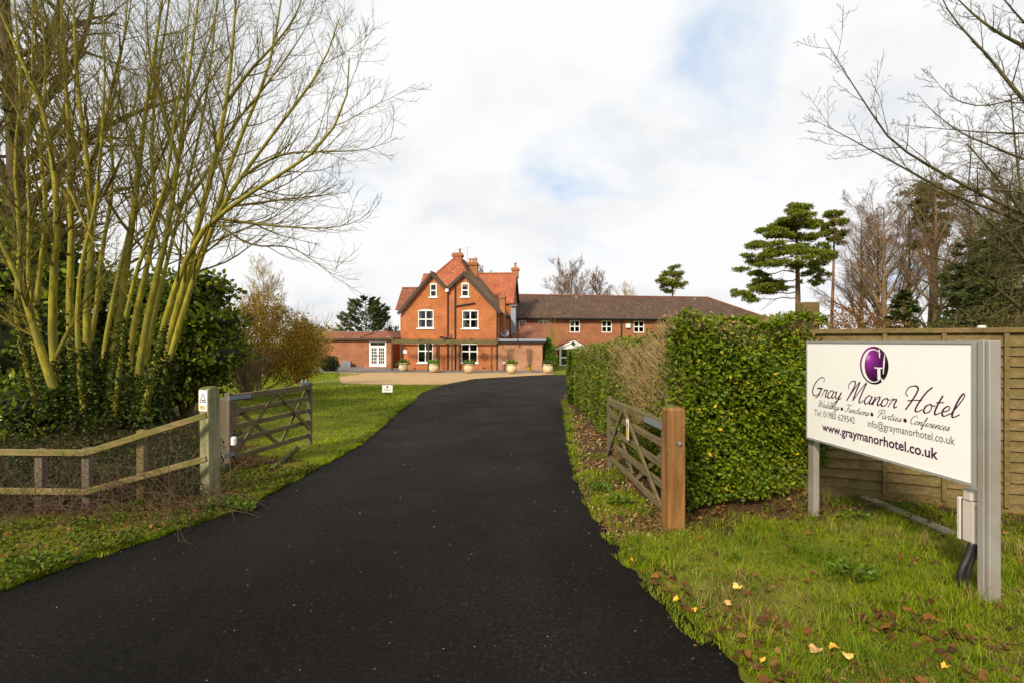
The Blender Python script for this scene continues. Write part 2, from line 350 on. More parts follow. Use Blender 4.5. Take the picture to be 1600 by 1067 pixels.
Z = np.where(inside, Z - .02, Z + bumpy * .7 + .012 * near); Z = np.where((Y > 36) & (np.abs(X) < 25), gz(X, Y) - .01, Z)
V = np.stack([X, Y, Z], -1).reshape(-1, 3); nx, ny = len(xs), len(ys)
ii = (np.arange(ny - 1)[:, None] * nx + np.arange(nx - 1)[None]).ravel(); F = np.stack([ii, ii + 1, ii + nx + 1, ii + nx], -1)
so = soilf(X, Y).ravel()
m, t, b = nodes('turf_and_soil'); v = coords(t)
gcol = ramp(t, noise(t, v, 1.3, 8, .7), [(.28, (.07, .09, .004)), (.5, (.16, .20, .004)), (.72, (.25, .27, .006))])
gcol = mixc(t, ramp(t, noise(t, v, 34., 4, .7), [(.35, (0, 0, 0)), (.7, (.5,) * 3)]), gcol, (.20, .17, .03))
gcol = mixc(t, ramp(t, noise(t, v, 7., 8, .8), [(.44, (0, 0, 0)), (.62, (.75,) * 3)]), gcol, (.055, .06, .012))
scol = ramp(t, noise(t, v, 46., 5, .75), [(.3, (.022, .013, .007)), (.5, (.07, .04, .018)), (.72, (.18, .10, .04))])
a = N(t, 'ShaderNodeVertexColor', layer_name='Col'); nz = noise(t, v, 9., 5, .7)
ad = N(t, 'ShaderNodeMath', operation='MULTIPLY_ADD'); t.links.new(nz, ad.inputs[0]); ad.inputs[1].default_value = .9; t.links.new(a.outputs[0], ad.inputs[2])
t.links.new(mixc(t, ramp(t, ad.outputs[0], [(.72, (0, 0, 0)), (.95, (1, 1, 1))]), gcol, scol), b.inputs['Base Color'])
b.inputs['Roughness'].default_value = .95; b.inputs['Specular IOR Level'].default_value = .15; bump(t, b, noise(t, v, 55., 5, .7), .8, .03)
ground = link('ground', mesh_np(V, [F], col=np.repeat(so[:, None], 3, 1), smooth=True, mat=m)); tag(ground, 'mown lawn and rough grassy verges sloping gently down to the house', 'ground', kind='structure')

def strip(name, yy, xl, xr, n, dz, mat, label, cat):
    tt = np.linspace(0, 1, n)[None]; Xs = xl[:, None] * (1 - tt) + xr[:, None] * tt; Ys = np.repeat(yy[:, None], n, 1); Zs = gz(Xs, Ys) + dz
    k = len(yy); i_ = (np.arange(k - 1)[:, None] * n + np.arange(n - 1)[None]).ravel(); f = np.stack([i_, i_ + 1, i_ + n + 1, i_ + n], -1)
    o = link(name, mesh_np(np.stack([Xs, Ys, Zs], -1).reshape(-1, 3), [f], col=np.repeat(np.broadcast_to(tt, Xs.shape).reshape(-1, 1), 3, 1), smooth=True, mat=mat)); return tag(o, label, cat, kind='structure')
m, t, b = nodes('asphalt'); v = coords(t)
c = ramp(t, noise(t, v, 34., 7, .92), [(.3, (.0035, .003, .0024)), (.52, (.011, .0094, .0078)), (.61, (.042, .035, .028)), (.74, (.11, .092, .072))])
c = mixc(t, .8, c, ramp(t, noise(t, v, .55, 6, .6), [(.3, (.42, .40, .38)), (.7, (1.5, 1.46, 1.42))]), 'MULTIPLY')
sv = N(t, 'ShaderNodeTexVoronoi', Scale=22.); t.links.new(v, sv.inputs['Vector'])
c = mixc(t, ramp(t, sv.outputs['Distance'], [(.03, (.85,) * 3), (.07, (0, 0, 0))]), c, (.10, .085, .06))
lt = N(t, 'ShaderNodeVertexColor', layer_name='Col'); trk = ramp(t, lt.outputs[0], [(.0, (.75,) * 3), (.22, (1.25,) * 3), (.36, (.9,) * 3), (.5, (.82,) * 3), (.66, (.95,) * 3), (.8, (1.25,) * 3), (1., (.8,) * 3)]); c = mixc(t, .8, c, trk, 'MULTIPLY')
pat = ramp(t, noise(t, coords(t, (1., .35, 1.)), 1.1, 5, .65), [(.50, (0, 0, 0)), (.60, (.7,) * 3)]); c = mixc(t, pat, c, mixc(t, .5, c, (.024, .021, .018)))
t.links.new(c, b.inputs['Base Color']); b.inputs['Specular IOR Level'].default_value = .12
t.links.new(ramp(t, noise(t, v, .8, 5), [(.3, (.62,) * 3), (.7, (.82,) * 3)]), b.inputs['Roughness'])
bump(t, b, noise(t, v, 70., 5, .9), 1., .05)
yy = np.concatenate([np.linspace(-38, 1, 30), np.arange(1.05, 14, .05), np.linspace(14, 41, 160)])
wob = lambda s: .045 * np.sin(yy * 7.3 + s) * np.sin(yy * 2.9 + 2 * s) + .045 * np.interp(np.arange(len(yy)), np.arange(0, len(yy), 2), rng.normal(size=len(np.arange(0, len(yy), 2)))) * .6
strip('driveway', yy, edgeL(yy) + wob(.3), edgeR(yy) + wob(1.7), 14, .004, m, 'black asphalt driveway curving to the house', 'driveway')

# gravel forecourt and paved terrace in front of the house
HA = math.radians(5.4); HO = G(778, 579); HZ = float(HO[2]); AX = np.array([math.cos(HA), -math.sin(HA)]); AW = np.array([math.sin(HA), math.cos(HA)])
def hp(px, py, w_):
    """photo pixel -> (u, z) on the house plane w_ metres behind the main front"""
    r = ray(px, py); n2 = AW; d = (n2 @ (HO[:2] + AW * w_)) / (n2 @ r[:2]); p = r * d; q = p[:2] - HO[:2]
    return float(q @ AX), float(EYE + p[2] - HZ)
hu = lambda px, w_: hp(px, 500, w_)[0]
hzz = lambda py, w_, px=700: hp(px, py, w_)[1]
def hw(u, w_): q = HO[:2] + AX * u + AW * w_; return q
m, t, b = nodes('gravel'); v = coords(t)
vo = N(t, 'ShaderNodeTexVoronoi', Scale=40.); t.links.new(v, vo.inputs['Vector'])
c = mixc(t, .45, ramp(t, noise(t, v, 1.6, 8, .8), [(.3, (.27, .15, .05)), (.7, (.58, .38, .16))]), ramp(t, noise(t, v, 28., 3, .8), [(.3, (.2, .12, .05)), (.7, (.62, .45, .25))]))
t.links.new(c, b.inputs['Base Color']); b.inputs['Roughness'].default_value = .95; bump(t, b, vo.outputs['Distance'], .7, .03); GRAVEL = m
def sheet(name, pts, z, mat, label, cat, thick=0.0):
    mb = MB()
    P = [(p[0], p[1], float(gz(p[0], p[1])) + z) for p in pts]
    if thick: mb.prism([(x_, y_, z_ - thick) for x_, y_, z_ in P], (0, 0, thick))
    else: mb.add(P, [tuple(range(len(P)))])
    return tag(mb.build(name, mat), label, cat, kind='structure')
gp = [G(531, 581.5), G(531, 590), G(533, 599.5), G(600, 600.5), G(690, 601.4), G(742, 591.6), G(800, 588.2), G(862, 585.0), G(868, 582.3)]
gv = []
for i in range(len(gp)):
    p, q = gp[i], gp[(i + 1) % len(gp)]
    for k in range(8): s_ = p + (q - p) * k / 8; gv.append((s_[0] + rng.normal() * .05, s_[1] + rng.normal() * .05))
sheet('gravel_forecourt', gv, .018, GRAVEL, 'tan gravel strip between the lawn and the terrace', 'gravel')
PAVE = m_flat('terrace_paving', (.16, .14, .135), .85, var=.25, scale=1.4, dirt=((.07, .06, .05), .6), bumps=.2)
tp = [hw(hu(534, 2), -3.0), hw(hu(700, -3), -3.2), hw(hu(862, -3), -3.2), hw(hu(862, 0), 3.0), hw(0.5, 3.0), hw(hu(500, 9), 9.)]
sheet('terrace', tp, .05, PAVE, 'grey paved terrace along the front of the house', 'terrace', .2)

# ------------------------------------------------------------------ the house
def boolcut(me, boxes):
    """cut window openings out of a solid wall mesh"""
    a = bpy.data.objects.new('tmp_wall', me); COL.objects.link(a); mb = MB()
    for bx in boxes: mb.box(*bx)
    c_ = bpy.data.objects.new('tmp_cut', mb.mesh()); COL.objects.link(c_)
    md = a.modifiers.new('b', 'BOOLEAN'); md.operation = 'DIFFERENCE'; md.object = c_; md.solver = 'EXACT'
    dg = bpy.context.evaluated_depsgraph_get(); dg.update(); out = bpy.data.meshes.new_from_object(a.evaluated_get(dg))
    bpy.data.objects.remove(a); bpy.data.objects.remove(c_); return out
CURT = m_flat('curtain_cloth', (.62, .58, .50), .9, var=.1)
def window(root, u0, u1, z0, z1, w0, cols=2, rows=2, fr=.075, split=None, sill=True, name='window', arch=0.0, curtain=False, mat=WHITE, mid=None):
    """casement in an opening whose outer wall face is at w0 (house coordinates)"""
    mid = mid or fr * .8; d0, d1 = w0 + .03, w0 + .11; mb = MB()
    mb.box(u0 - .02, u0 + fr, d0, d1, z0, z1); mb.box(u1 - fr, u1 + .02, d0, d1, z0, z1)
    mb.box(u0 + fr, u1 - fr, d0, d1, z0, z0 + fr); mb.box(u0 + fr, u1 - fr, d0, d1, z1 - fr, z1)
    us = np.linspace(u0 + fr, u1 - fr, cols + 1); zs = np.linspace(z0 + fr, z1 - fr, rows + 1) if split is None else np.array([z0 + fr, z0 + fr + (z1 - z0 - 2 * fr) * split, z1 - fr])
    for q in us[1:-1]: mb.box(q - mid / 2, q + mid / 2, d0 + .004, d1 - .004, z0 + fr, z1 - fr)
    for q in zs[1:-1]:
        for k in range(cols): mb.box(us[k] + (mid / 2 if k else 0), us[k + 1] - (mid / 2 if k < cols - 1 else 0), d0 + .004, d1 - .004, q - mid / 2, q + mid / 2)
    if arch:
        n = 8; top = [(u0 - .02 + (u1 - u0 + .04) * k / n, w0 - .012, z1 + arch * math.sin(math.pi * k / n) + .002) for k in range(n + 1)]
        mb.prism(top + [(u1 + .02, w0 - .012, z1 - fr * .6), (u0 - .02, w0 - .012, z1 - fr * .6)], (0, .04, 0))
    o = mb.build(name, mat, root, True)
    for i in range(cols):
        for j in range(len(zs) - 1): MB().box(us[i], us[i + 1], w0 + .07, w0 + .076, zs[j], zs[j + 1]).build('pane', GLASS, o, True)
    if sill: MB().box(u0 - .11, u1 + .11, w0 - .09, w0 + .12, z0 - .10, z0 - .003).build('sill', mat, o, True)
    if curtain:
        for s_, (a_, b_) in enumerate(((u0 + .04, u0 + .3), (u1 - .3, u1 - .04))):
            mb = MB(); n = 6
            for k in range(n): mb.box(a_ + (b_ - a_) * k / n, a_ + (b_ - a_) * (k + .8) / n, w0 + .16 + .03 * (k % 2), w0 + .2 + .03 * (k % 2), z0 + .05, z1 - .05)
            mb.build('curtain', CURT, o, True)
    return o
def wpx(x0, x1, y0, y1, w_=0.0):   # window rectangle from photo pixels on plane w_
    u0, z1 = hp(x0, y0, w_); u1, z0 = hp(x1, y1, w_); return u0, u1, z0, z1
house = thing('brick_house', (HO[0], HO[1], HZ), 'orange brick house with twin front gables and tall red tiled roof', 'house', rz=-HA)
uL = hu(627.5, 0); ZE = hzz(485, 0, 778); aL = hp(675, 428.5, 0); aR = hp(725, 428, 0); vl = hp(699.5, 452, 0)
Z1 = lambda a_: tuple(a_)
W = {}
W['g1'] = wpx(652.6, 676.6, 535.6, 566.4); W['g2'] = wpx(720.6, 746.4, 536.8, 566.4)
W['f1'] = wpx(653, 677.4, 485.5, 512.8); W['f2'] = wpx(722, 747.4, 486, 513.4)
W['a1'] = wpx(671.6, 682.4, 444.2, 464.4); W['a2'] = wpx(720.6, 732.6, 443.6, 464)
fm = MB().prism([(uL, 0, -.2), (0, 0, -.2), (0, 0, ZE), (aR[0], 0, aR[1]), (vl[0], 0, vl[1]), (aL[0], 0, aL[1]), (uL, 0, ZE)], (0, .32, 0)).mesh()
fm = boolcut(fm, [(q[0], q[1], -.2, .5, q[2], q[3]) for q in W.values()])
fw = link('wall', fm, BRICK, house, True)
zf = hzz(530, 0)            # string course above the ground floor
MB().box(0.0, -.3, .32, 10.2, -.2, ZE - .02).build('wall', BRICK, house, True); MB().box(uL, uL + .3, .32, 10.2, -.2, ZE - .02).build('wall', BRICK, house, True)
MB().box(uL + .3, -.3, .33, 10., zf - .15, zf).box(uL + .3, -.3, .33, 10., 5.0, 5.15).box(uL + .3, -.3, 5., 5.2, 0, 5.0).build('floor', DARKROOM, house, True)
MB().box(uL - .03, .03, -.035, -.002, zf + .02, zf + .10).box(uL - .03, .03, -.05, -.002, zf + .10, zf + .17).build('string_course', BRICK, fw, True)
MB().box(uL - .02, .02, -.04, -.002, -.2, .32).build('plinth', BRICK, fw, True)
for k, q in W.items():
    window(house, *q, 0.0, cols=1 if k[0] == 'a' else 2, rows=2, fr=.10 if k[0] == 'a' else .085, split=.6 if k[0] == 'g' else None, arch=.09 if k[0] != 'g' else 0, curtain=k[0] == 'f', mid=.10)
for k in ('f1', 'f2'):      # table lamps in the upper windows
    q = W[k]; mb = MB()
    for s_ in ((.42, .6) if k == 'f1' else (.3,)):
        cu = q[0] + (q[1] - q[0]) * s_; mb.lathe([(.02, 0), (.02, .25), (.14, .25), (.09, .45)], (cu, .5, q[2] + .05), 10)
    mb.build('table_lamp', CURT, house, True)
# roof planes
ov, eo = .28, .26
def lin(p, q, x): return p[1] + (q[1] - p[1]) * (x - p[0]) / (q[0] - p[0])
TH = .13
uc = (uL + 0) / 2 + .1; sR = (aR[1] - ZE) / (0 - aR[0]); sL = (aL[1] - ZE) / (aL[0] - uL)
zr = .5 * (ZE + sR * (0 - uc) + ZE + sL * (uc - uL)) + .35; wr = (zr - vl[1]) * .95; wa = wr * (aR[1] - vl[1]) / (zr - vl[1])
up = .16                    # roof surface above the wall head
eR = (eo, ZE - sR * eo + up); eL = (uL - eo, ZE - sL * eo + up); TR = (aR[0], aR[1] + up); TL = (aL[0], aL[1] + up); VV = (vl[0], vl[1] + up); WB = 11.5
rp = lambda pu, w_: (pu[0], w_, pu[1])
RT = (uc, zr + up)
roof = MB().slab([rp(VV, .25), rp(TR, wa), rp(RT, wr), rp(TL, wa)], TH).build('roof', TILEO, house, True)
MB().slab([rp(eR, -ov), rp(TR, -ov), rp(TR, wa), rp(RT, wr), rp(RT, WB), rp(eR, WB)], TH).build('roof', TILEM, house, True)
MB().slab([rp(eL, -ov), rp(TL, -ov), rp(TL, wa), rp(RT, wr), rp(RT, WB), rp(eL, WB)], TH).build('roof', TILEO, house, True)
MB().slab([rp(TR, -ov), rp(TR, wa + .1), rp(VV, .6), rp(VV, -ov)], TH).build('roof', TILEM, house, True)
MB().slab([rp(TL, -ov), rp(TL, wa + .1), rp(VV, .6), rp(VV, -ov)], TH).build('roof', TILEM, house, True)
def ridge(pts, mat, par, r=.13):
    mb = MB()
    for p, q in zip(pts[:-1], pts[1:]): mb.tube([p, q], [r, r], 8)
    return mb.build('ridge_tiles', mat, par, True)
ridge([rp(TL, wa), rp(RT, wr), rp(TR, wa)], TILEO, roof, .09); ridge([rp(RT, wr), rp(RT, WB)], TILEM, roof, .1)
ridge([rp(TL, -ov), rp(TL, wa)], TILEM, roof, .1); ridge([rp(TR, -ov), rp(TR, wa)], TILEM, roof, .1)
for p, q in ((eR, TR), (TR, VV), (VV, TL), (TL, eL)):      # dark verge boards
    MB().beam((p[0], -ov - .02, p[1] - .17), (q[0], -ov - .02, q[1] - .17), .05, .27, (0, 0, 1)).build('verge_board', VERGE, house, True)
MB().tube([(eo + .06, -.2, eR[1] - .12), (eo + .06, 9.9, eR[1] - .12)], [.075, .075], 8).build('gutter', BLACK, house, True)
# pipes on the front
def pipe(pxs, name='drainpipe', r=.06, w_=-.09):
    pts = []
    for x_, y_ in pxs: u_, z_ = hp(x_, y_, w_); pts.append((u_, w_, z_))
    MB().tube(pts, [r] * len(pts), 8).build(name, BLACK, house, True)
pipe([(699.5, 452), (699.5, 577)]); pipe([(711, 438), (711, 577)], w_=-.1); pipe([(742, 474), (711.5, 479)], r=.07); pipe([(687, 526.5), (711, 530.5)], r=.07); pipe([(704.5, 523), (704.5, 530)], r=.04)
pipe([(776.5, 486), (776.5, 578)], r=.055)
MB().box(vl[0] - .13, vl[0] + .13, -.36, -.1, vl[1] - .28, vl[1] - .02).build('rainwater_hopper', WHITE, house, True)
q = wpx(629.5, 636.2, 546.5, 551.8); MB().box(q[0], q[1], -.05, -.002, q[2], q[3]).build('wall_plaque', WHITE, house, True)
q = wpx(626, 634.5, 488, 489.6); MB().box(q[0], q[1], -.03, -.002, q[2], q[3]).build('alarm_plate', GALV, house, True)
for a_, b_ in ((646, 578), (754, 577.5)): q = wpx(a_, a_ + 4, b_ - 1.5, b_); MB().box(q[0], q[1], -.06, -.04, q[2] + .12, q[3] + .15).build('air_brick', BLACK, house, True)
# chimneys
def chimney(u_, w_, z0, z1, a_=.42, d_=.36, pots=1, mat=CHIM):
    c_ = MB().box(u_ - a_, u_ + a_, w_ - d_, w_ + d_, z0, z1 - .32).box(u_ - a_ - .09, u_ + a_ + .09, w_ - d_ - .09, w_ + d_ + .09, z1 - .32, z1 - .12).box(u_ - a_ - .03, u_ + a_ + .03, w_ - d_ - .03, w_ + d_ + .03, z1 - .12, z1).build('chimney', mat, roof, True)
    return c_
POTM = m_flat('terracotta_pot', (.42, .16, .07), .8, var=.2)
def cpot(u_, w_, z_, h_, r_=.13): MB().lathe([(r_ * 1.1, 0), (r_ * .9, h_ * .2), (r_ * .85, h_ * .8), (r_ * 1.15, h_ * .85), (r_ * 1.1, h_)], (u_, w_, z_), 12).build('chimney_pot', POTM, roof, True)
u_, z_ = hp(715, 396, wr); chimney(u_, wr + .1, RT[1] - .6, z_, .43, .4); cpot(u_ + .2, wr + .1, z_ - .01, .45, .12)
u_, z_ = hp(739, 411, 7.); chimney(u_, 7., RT[1] - 2.6, z_, .5, .42); [cpot(u_ + k, 7., z_ - .01, .45, .14) for k in (-.3, .02, .3)]
# chimney breast on the right flank
q = hp(782.5, 463, 2.2); MB().box(.0, .46, 1.4, 2.3, -.2, q[1] - .3).box(-.06, .52, 1.32, 2.38, q[1] - .3, q[1]).build('chimney', CHIM, roof, True); cpot(.3, 1.9, q[1] - .01, .4, .11)
# metal flue on the flank
u_, z1_ = hp(802.5, 482, 6.5); u0_ = hu(798.5, 6.5); u1_ = hu(806, 6.5); zb = hzz(515, 6.5, 800)
MB().box(u0_, u1_, 6.3, 7.0, zb - .6, z1_).box(u0_ - .15, u1_ + .15, 6.15, 7.15, z1_ + .22, z1_ + .3).box(u0_ + .1, u0_ + .16, 6.4, 6.46, z1_, z1_ + .22).box(u1_ - .16, u1_ - .1, 6.4, 6.46, z1_, z1_ + .22).build('metal_flue', GALV, house, True)
u_, z_ = hp(730.5, 405, 8.); MB().tube([(u_, 8., RT[1] - 1.5), (u_, 8., hzz(386, 8., 730))], [.025, .02], 6).beam((u_ - .55, 8, hzz(388, 8, 730)), (u_ + .1, 8, hzz(388, 8, 730)), .03, .03).build('aerial', GALV, house, True)
# rear cross wing
wE, wM, wK = 10.2, 14.4, 18.6; uRr = hu(801, wE); uLr = hu(664, wM); zre = hzz(474.5, wE, 800); zrr = hzz(427.5, wM, 800)
MB().box(uLr, uRr - .12, wE + .3, wK - .3, -.2, zre).prism([(uRr - .42, wE + .3, zre), (uRr - .42, wK - .3, zre), (uRr - .42, wM, zrr - .15)], (.3, 0, 0)).build('wall', BRICK, house, True)
MB().slab([(uLr - .2, wE, zre), (uRr + .1, wE, zre), (uRr + .1, wM, zrr), (uLr - .2, wM, zrr)], TH).build('roof', TILEO, house, True)
MB().slab([(uLr - .2, wK, zre), (uRr + .1, wK, zre), (uRr + .1, wM, zrr), (uLr - .2, wM, zrr)], TH).build('roof', TILEM, house, True)
ridge([(uLr - .2, wM, zrr), (uRr + .1, wM, zrr)], TILEO, roof, .12)
for wq in (wE, wK): MB().beam((uRr + .13, wq, zre - .15), (uRr + .13, wM, zrr - .15), .05, .26, (0, 0, 1)).build('verge_board', VERGE, house, True)
u_, z_ = hp(806.5, 419, wM); chimney(u_ - .1, wM, zrr - .6, z_, .38, .38); cpot(u_ - .1, wM, z_ - .01, .6, .15)
# lower wing on the left flank
wE2, wM2 = 5.6, 7.9; ul2 = hu(617.5, wE2); ze2 = hzz(484, wE2, 620); zm2 = hzz(450.5, wM2, 630)
MB().box(ul2 + .45, uL - .002, wE2 + .3, wE2 + 4.4, -.2, ze2 + .1).prism([(ul2 + .45, wE2 + .3, ze2 + .1), (ul2 + .45, wE2 + 4.3, ze2 + .1), (ul2 + .45, wM2, zm2 - .2)], (.3, 0, 0)).build('wall', BRICK, house, True)
MB().slab([(ul2, wE2, ze2), (uc, wE2, ze2), (uc, wM2, zm2), (ul2, wM2, zm2)], TH).build('roof', TILER, house, True)
MB().slab([(ul2, wM2 * 2 - wE2, ze2), (uc, wM2 * 2 - wE2, ze2), (uc, wM2, zm2), (ul2, wM2, zm2)], TH).build('roof', TILER, house, True)
ridge([(ul2, wM2, zm2), (uc, wM2, zm2)], TILER, roof, .1)
q0 = ul2 + .42; MB().box(q0 - .25, q0, 6.4, 7.5, hzz(516, 6, 625), hzz(499, 6, 625)).build('bay_window', WHITE, house, True)

# single-storey extension on the left (French doors)
WF, WL = 2.7, 5.2
ext = thing('brick_extension', (HO[0], HO[1], HZ), 'low brick extension with white glazed double doors, left of the house', 'building', rz=-HA)
e0, e1 = hu(569, WF), hu(612.5, WF); zee = hzz(528.5, WF, 590); zx = .18
dq = wpx(576.5, 603.5, 533, 574, WF); dz0 = zx
fm = MB().box(e0, e1, WF, WF + .3, -.2, zee).mesh(); fm = boolcut(fm, [(dq[0], dq[1], WF - .3, WF + .6, dz0, dq[3])]); link('wall', fm, BRICK3, ext, True)
ux = hu(501, WL)
MB().box(e0, e0 + .3, WF + .3, WL, -.2, zee).box(e1 - .3, e1, WF + .3, WF + 5.5, -.2, zee).box(ux, e0 + .3, WL, WL + .3, -.2, zee).box(ux, ux + .3, WL + .3, WL + 6, -.2, zee).box(e1, uL - .01, WF + 5.2, WF + 5.5, -.2, zee).build('wall', BRICK3, ext, True)
MB().box(e0 + .35, e1 - .35, WF + 3, WF + 3.1, 0, zee).build('room_wall', DARKROOM, ext, True)
ze_top = hzz(517.5, WF + 1, 590)
dr = MB(); f_ = .13
dr.box(dq[0], dq[0] + f_, WF + .03, WF + .14, dz0, dq[3]).box(dq[1] - f_, dq[1], WF + .03, WF + .14, dz0, dq[3]).box(dq[0] + f_, dq[1] - f_, WF + .03, WF + .14, dq[3] - f_, dq[3])
ztr = dq[3] - .48; dr.box(dq[0] + f_, dq[1] - f_, WF + .03, WF + .14, ztr - .06, ztr + .06); dframe = dr.build('door_frame', WHITE, ext, True)
MB().box(dq[0] + f_, dq[1] - f_, WF + .08, WF + .086, ztr + .06, dq[3] - f_).build('pane', GLASS, dframe, True)
um = (dq[0] + dq[1]) / 2
for a_, b_ in ((dq[0] + f_, um - .005), (um + .005, dq[1] - f_)):
    d_ = MB(); st = .11; d_.box(a_, a_ + st, WF + .05, WF + .1, dz0, ztr - .06).box(b_ - st, b_, WF + .05, WF + .1, dz0, ztr - .06).box(a_ + st, b_ - st, WF + .05, WF + .1, dz0, dz0 + .3).box(a_ + st, b_ - st, WF + .05, WF + .1, ztr - .06 - st, ztr - .06)
    uu = np.linspace(a_ + st, b_ - st, 4); zz = np.linspace(dz0 + .3, ztr - .06 - st, 6)
    for x_ in uu[1:-1]: d_.box(x_ - .022, x_ + .022, WF + .052, WF + .098, dz0 + .3, ztr - .06 - st)
    for z_ in zz[1:-1]:
        for k in range(3): d_.box(uu[k] + (.022 if k else 0), uu[k + 1] - (.022 if k < 2 else 0), WF + .052, WF + .098, z_ - .022, z_ + .022)
    dd = d_.build('door', WHITE, ext, True)
    for i in range(3):
        for j in range(5): MB().box(uu[i], uu[i + 1], WF + .07, WF + .075, zz[j], zz[j + 1]).build('pane', GLASS, dd, True)
    MB().box((b_ - .08) if a_ < um - .2 else a_ + .03, (b_ - .04) if a_ < um - .2 else a_ + .07, WF + .0, WF + .05, 1.15, 1.3).build('handle', GALV, dd, True)
# tiled skirt roof round the flat roof
o_ = .3; sk = 1.0
A_ = [(ux - o_, WL - o_), (e0 - o_, WL - o_), (e0 - o_, WF - o_), (e1 + o_, WF - o_), (e1 + o_, WF + 5.2)]
B_ = [(ux - o_, WL + sk), (e0 + sk, WL + sk), (e0 + sk, WF + sk), (e1 - sk, WF + sk), (e1 - sk, WF + 5.2)]
er = None
for i in range(4):
    o = MB().slab([(*A_[i], zee + .02), (*A_[i + 1], zee + .02), (*B_[i + 1], ze_top), (*B_[i], ze_top)], .1).build('roof', TILER, ext, True); er = er or o
ridge([(*A_[1], zee + .06), (*B_[1], ze_top + .04)], TILEM, er, .09); ridge([(*A_[2], zee + .06), (*B_[2], ze_top + .04)], TILEM, er, .09); ridge([(*A_[3], zee + .06), (*B_[3], ze_top + .04)], TILER, er, .09)
MB().box(ux, e0 + sk + .02, WL + sk - .02, WL + 6, ze_top - .1, ze_top + .02).box(e0 + sk + .02, e1 - sk, WF + sk - .02, WL + 6, ze_top - .1, ze_top + .021).build('flat_roof', GALV, er, True)
for i in range(4): MB().beam((*A_[i], zee - .08), (*A_[i + 1], zee - .08), .05, .2).build('fascia', VERGE, ext, True)
q = wpx(563.7, 567.6, 536.5, 571, WL); MB().box(e0 - .9, e0 - .68, WL - .1, WL - .002, .1, q[3]).box(e0 - .88, e0 - .7, WL - .09, WL - .002, q[3] + .22, q[3] + .34).build('white_pipe_casing', WHITE, ext, True)
window(ext, e1 + .8, e1 + 1.3, 1.6, 2.45, WF + 5.2 - .09, 1, 1, sill=False)

# flat-roofed box extension on the right, with the low pitched roof behind it
box = thing('flat_roofed_extension', (HO[0], HO[1], HZ), 'pale brick flat-roofed box extension right of the house front', 'building', rz=-HA)
bu = hu(847.5, -.05); zb1 = hzz(533, 0, 810)
MB().box(.002, bu, -.05, 4.2, -.2, zb1).build('wall', BRICK2, box, True)
MB().box(-.1, bu + .35, -.4, 4.4, zb1 + .0, zb1 + .2).build('roof', GALV, box, True); MB().box(-.08, bu + .3, -.33, -.06, zb1 - .14, zb1 - .003).build('fascia', BLACK, box, True)
w5, w6 = 4.5, 8.0; ul = hu(797, w5); ur = hu(861, w5); zl0 = hzz(534, w5, 830); zl1 = hzz(507, w6, 830)
MB().box(hu(812, w5), ur - .2, w5 + .3, 11.2, -.2, zl0).prism([(ur - .5, w5 + .3, zl0), (ur - .5, 11.2, zl0), (ur - .5, w6, zl1 - .15)], (.3, 0, 0)).build('wall', BRICK3, box, True)
um_ = hu(809, w5)
br_ = MB().slab([(um_, w5, zl0), (ur, w5, zl0), (ur, w6, zl1), (um_, w6, zl1)], .12).build('roof', TILER, box, True)
MB().slab([(um_, 11.5, zl0), (ur, 11.5, zl0), (ur, w6, zl1), (um_, w6, zl1)], .12).build('roof', TILER, box, True)
zl2 = hzz(515, w6 - .8, 800); MB().slab([(.7, w5, zl0), (um_ - .01, w5, zl0), (um_ - .01, w6 - .8, zl2), (.7, w6 - .8, zl2)], .12).build('roof', TILER, box, True)
ridge([(um_, w6, zl1), (ur, w6, zl1)], TILER, br_, .1); MB().beam((ur + .03, w5, zl0 - .12), (ur + .03, w6, zl1 - .12), .04, .22).build('verge_board', VERGE, box, True)
# satellite dish on the flat roof
u_, z_ = hp(789, 521, 1.5); me_ = MB().lathe([(.02, 0), (.2, .03), (.38, .11), (.385, .125), (.2, .05), (.02, .02)], (0, 0, 0), 16).mesh(); me_.transform(Matrix.Translation((u_, 1.5, z_)) @ Matrix.Rotation(math.radians(75), 4, 'X'))
dish = link('satellite_dish', me_, GALV, None); me_.transform(WM[house.name]); tag(dish, 'grey satellite dish on the flat roof beside the house flank', 'dish')
bm_ = MB().tube([(u_, 1.6, zb1 + .2), (u_, 1.58, z_)], [.03, .03], 6).mesh(); bm_.transform(WM[house.name]); link('bracket', bm_, GALV, dish)
# security lights / wires on the box wall
MB().box(hu(808.5, -.3), hu(810, -.3), -.4, -.3, zb1 - .35, zb1 + .2).build('wall_light', BLACK, box, True)
# ------------------------------------------------------------------ long accommodation wing
LA = math.radians(9); LO = np.array([.2, 60.2]); LAX = np.array([math.cos(LA), math.sin(LA)]); LAW = np.array([-math.sin(LA), math.cos(LA)]); LZ = -0.94
def lp(px, py, w_):
    r = ray(px, py); d = (LAW @ (LO + LAW * w_)) / (LAW @ r[:2]); p = r * d; q = p[:2] - LO; return float(q @ LAX), float(EYE + p[2] - LZ)
wing = thing('long_wing', (*LO, LZ), 'long two-storey brick wing with brown tiled hipped roof', 'building', rz=LA)
ze = lp(900, 498.5, 0)[1]; hr = 5.6; ue = lp(1172, 490, 0)[0] + 2.4; u0 = -3.0; ur_ = lp(1106, 463, hr)[0]; zr_ = lp(950, 463, hr)[1]
wins = [(811, 822.5), (840.8, 857), (890, 906.2), (939.8, 956.2), (990, 1006.6)]
LW = []
for a_, b_ in wins: q0 = lp(a_, 501, 0)[0]; q1 = lp(b_, 501, 0)[0]; LW.append((q0, q1, ze - 1.62, ze - .20))
fm = MB().box(u0, ue, 0, .3, -.2, ze).mesh(); fm = boolcut(fm, [(q[0], q[1], -.3, .6, q[2], q[3]) for q in LW]); link('wall', fm, BRICK3, wing, True)
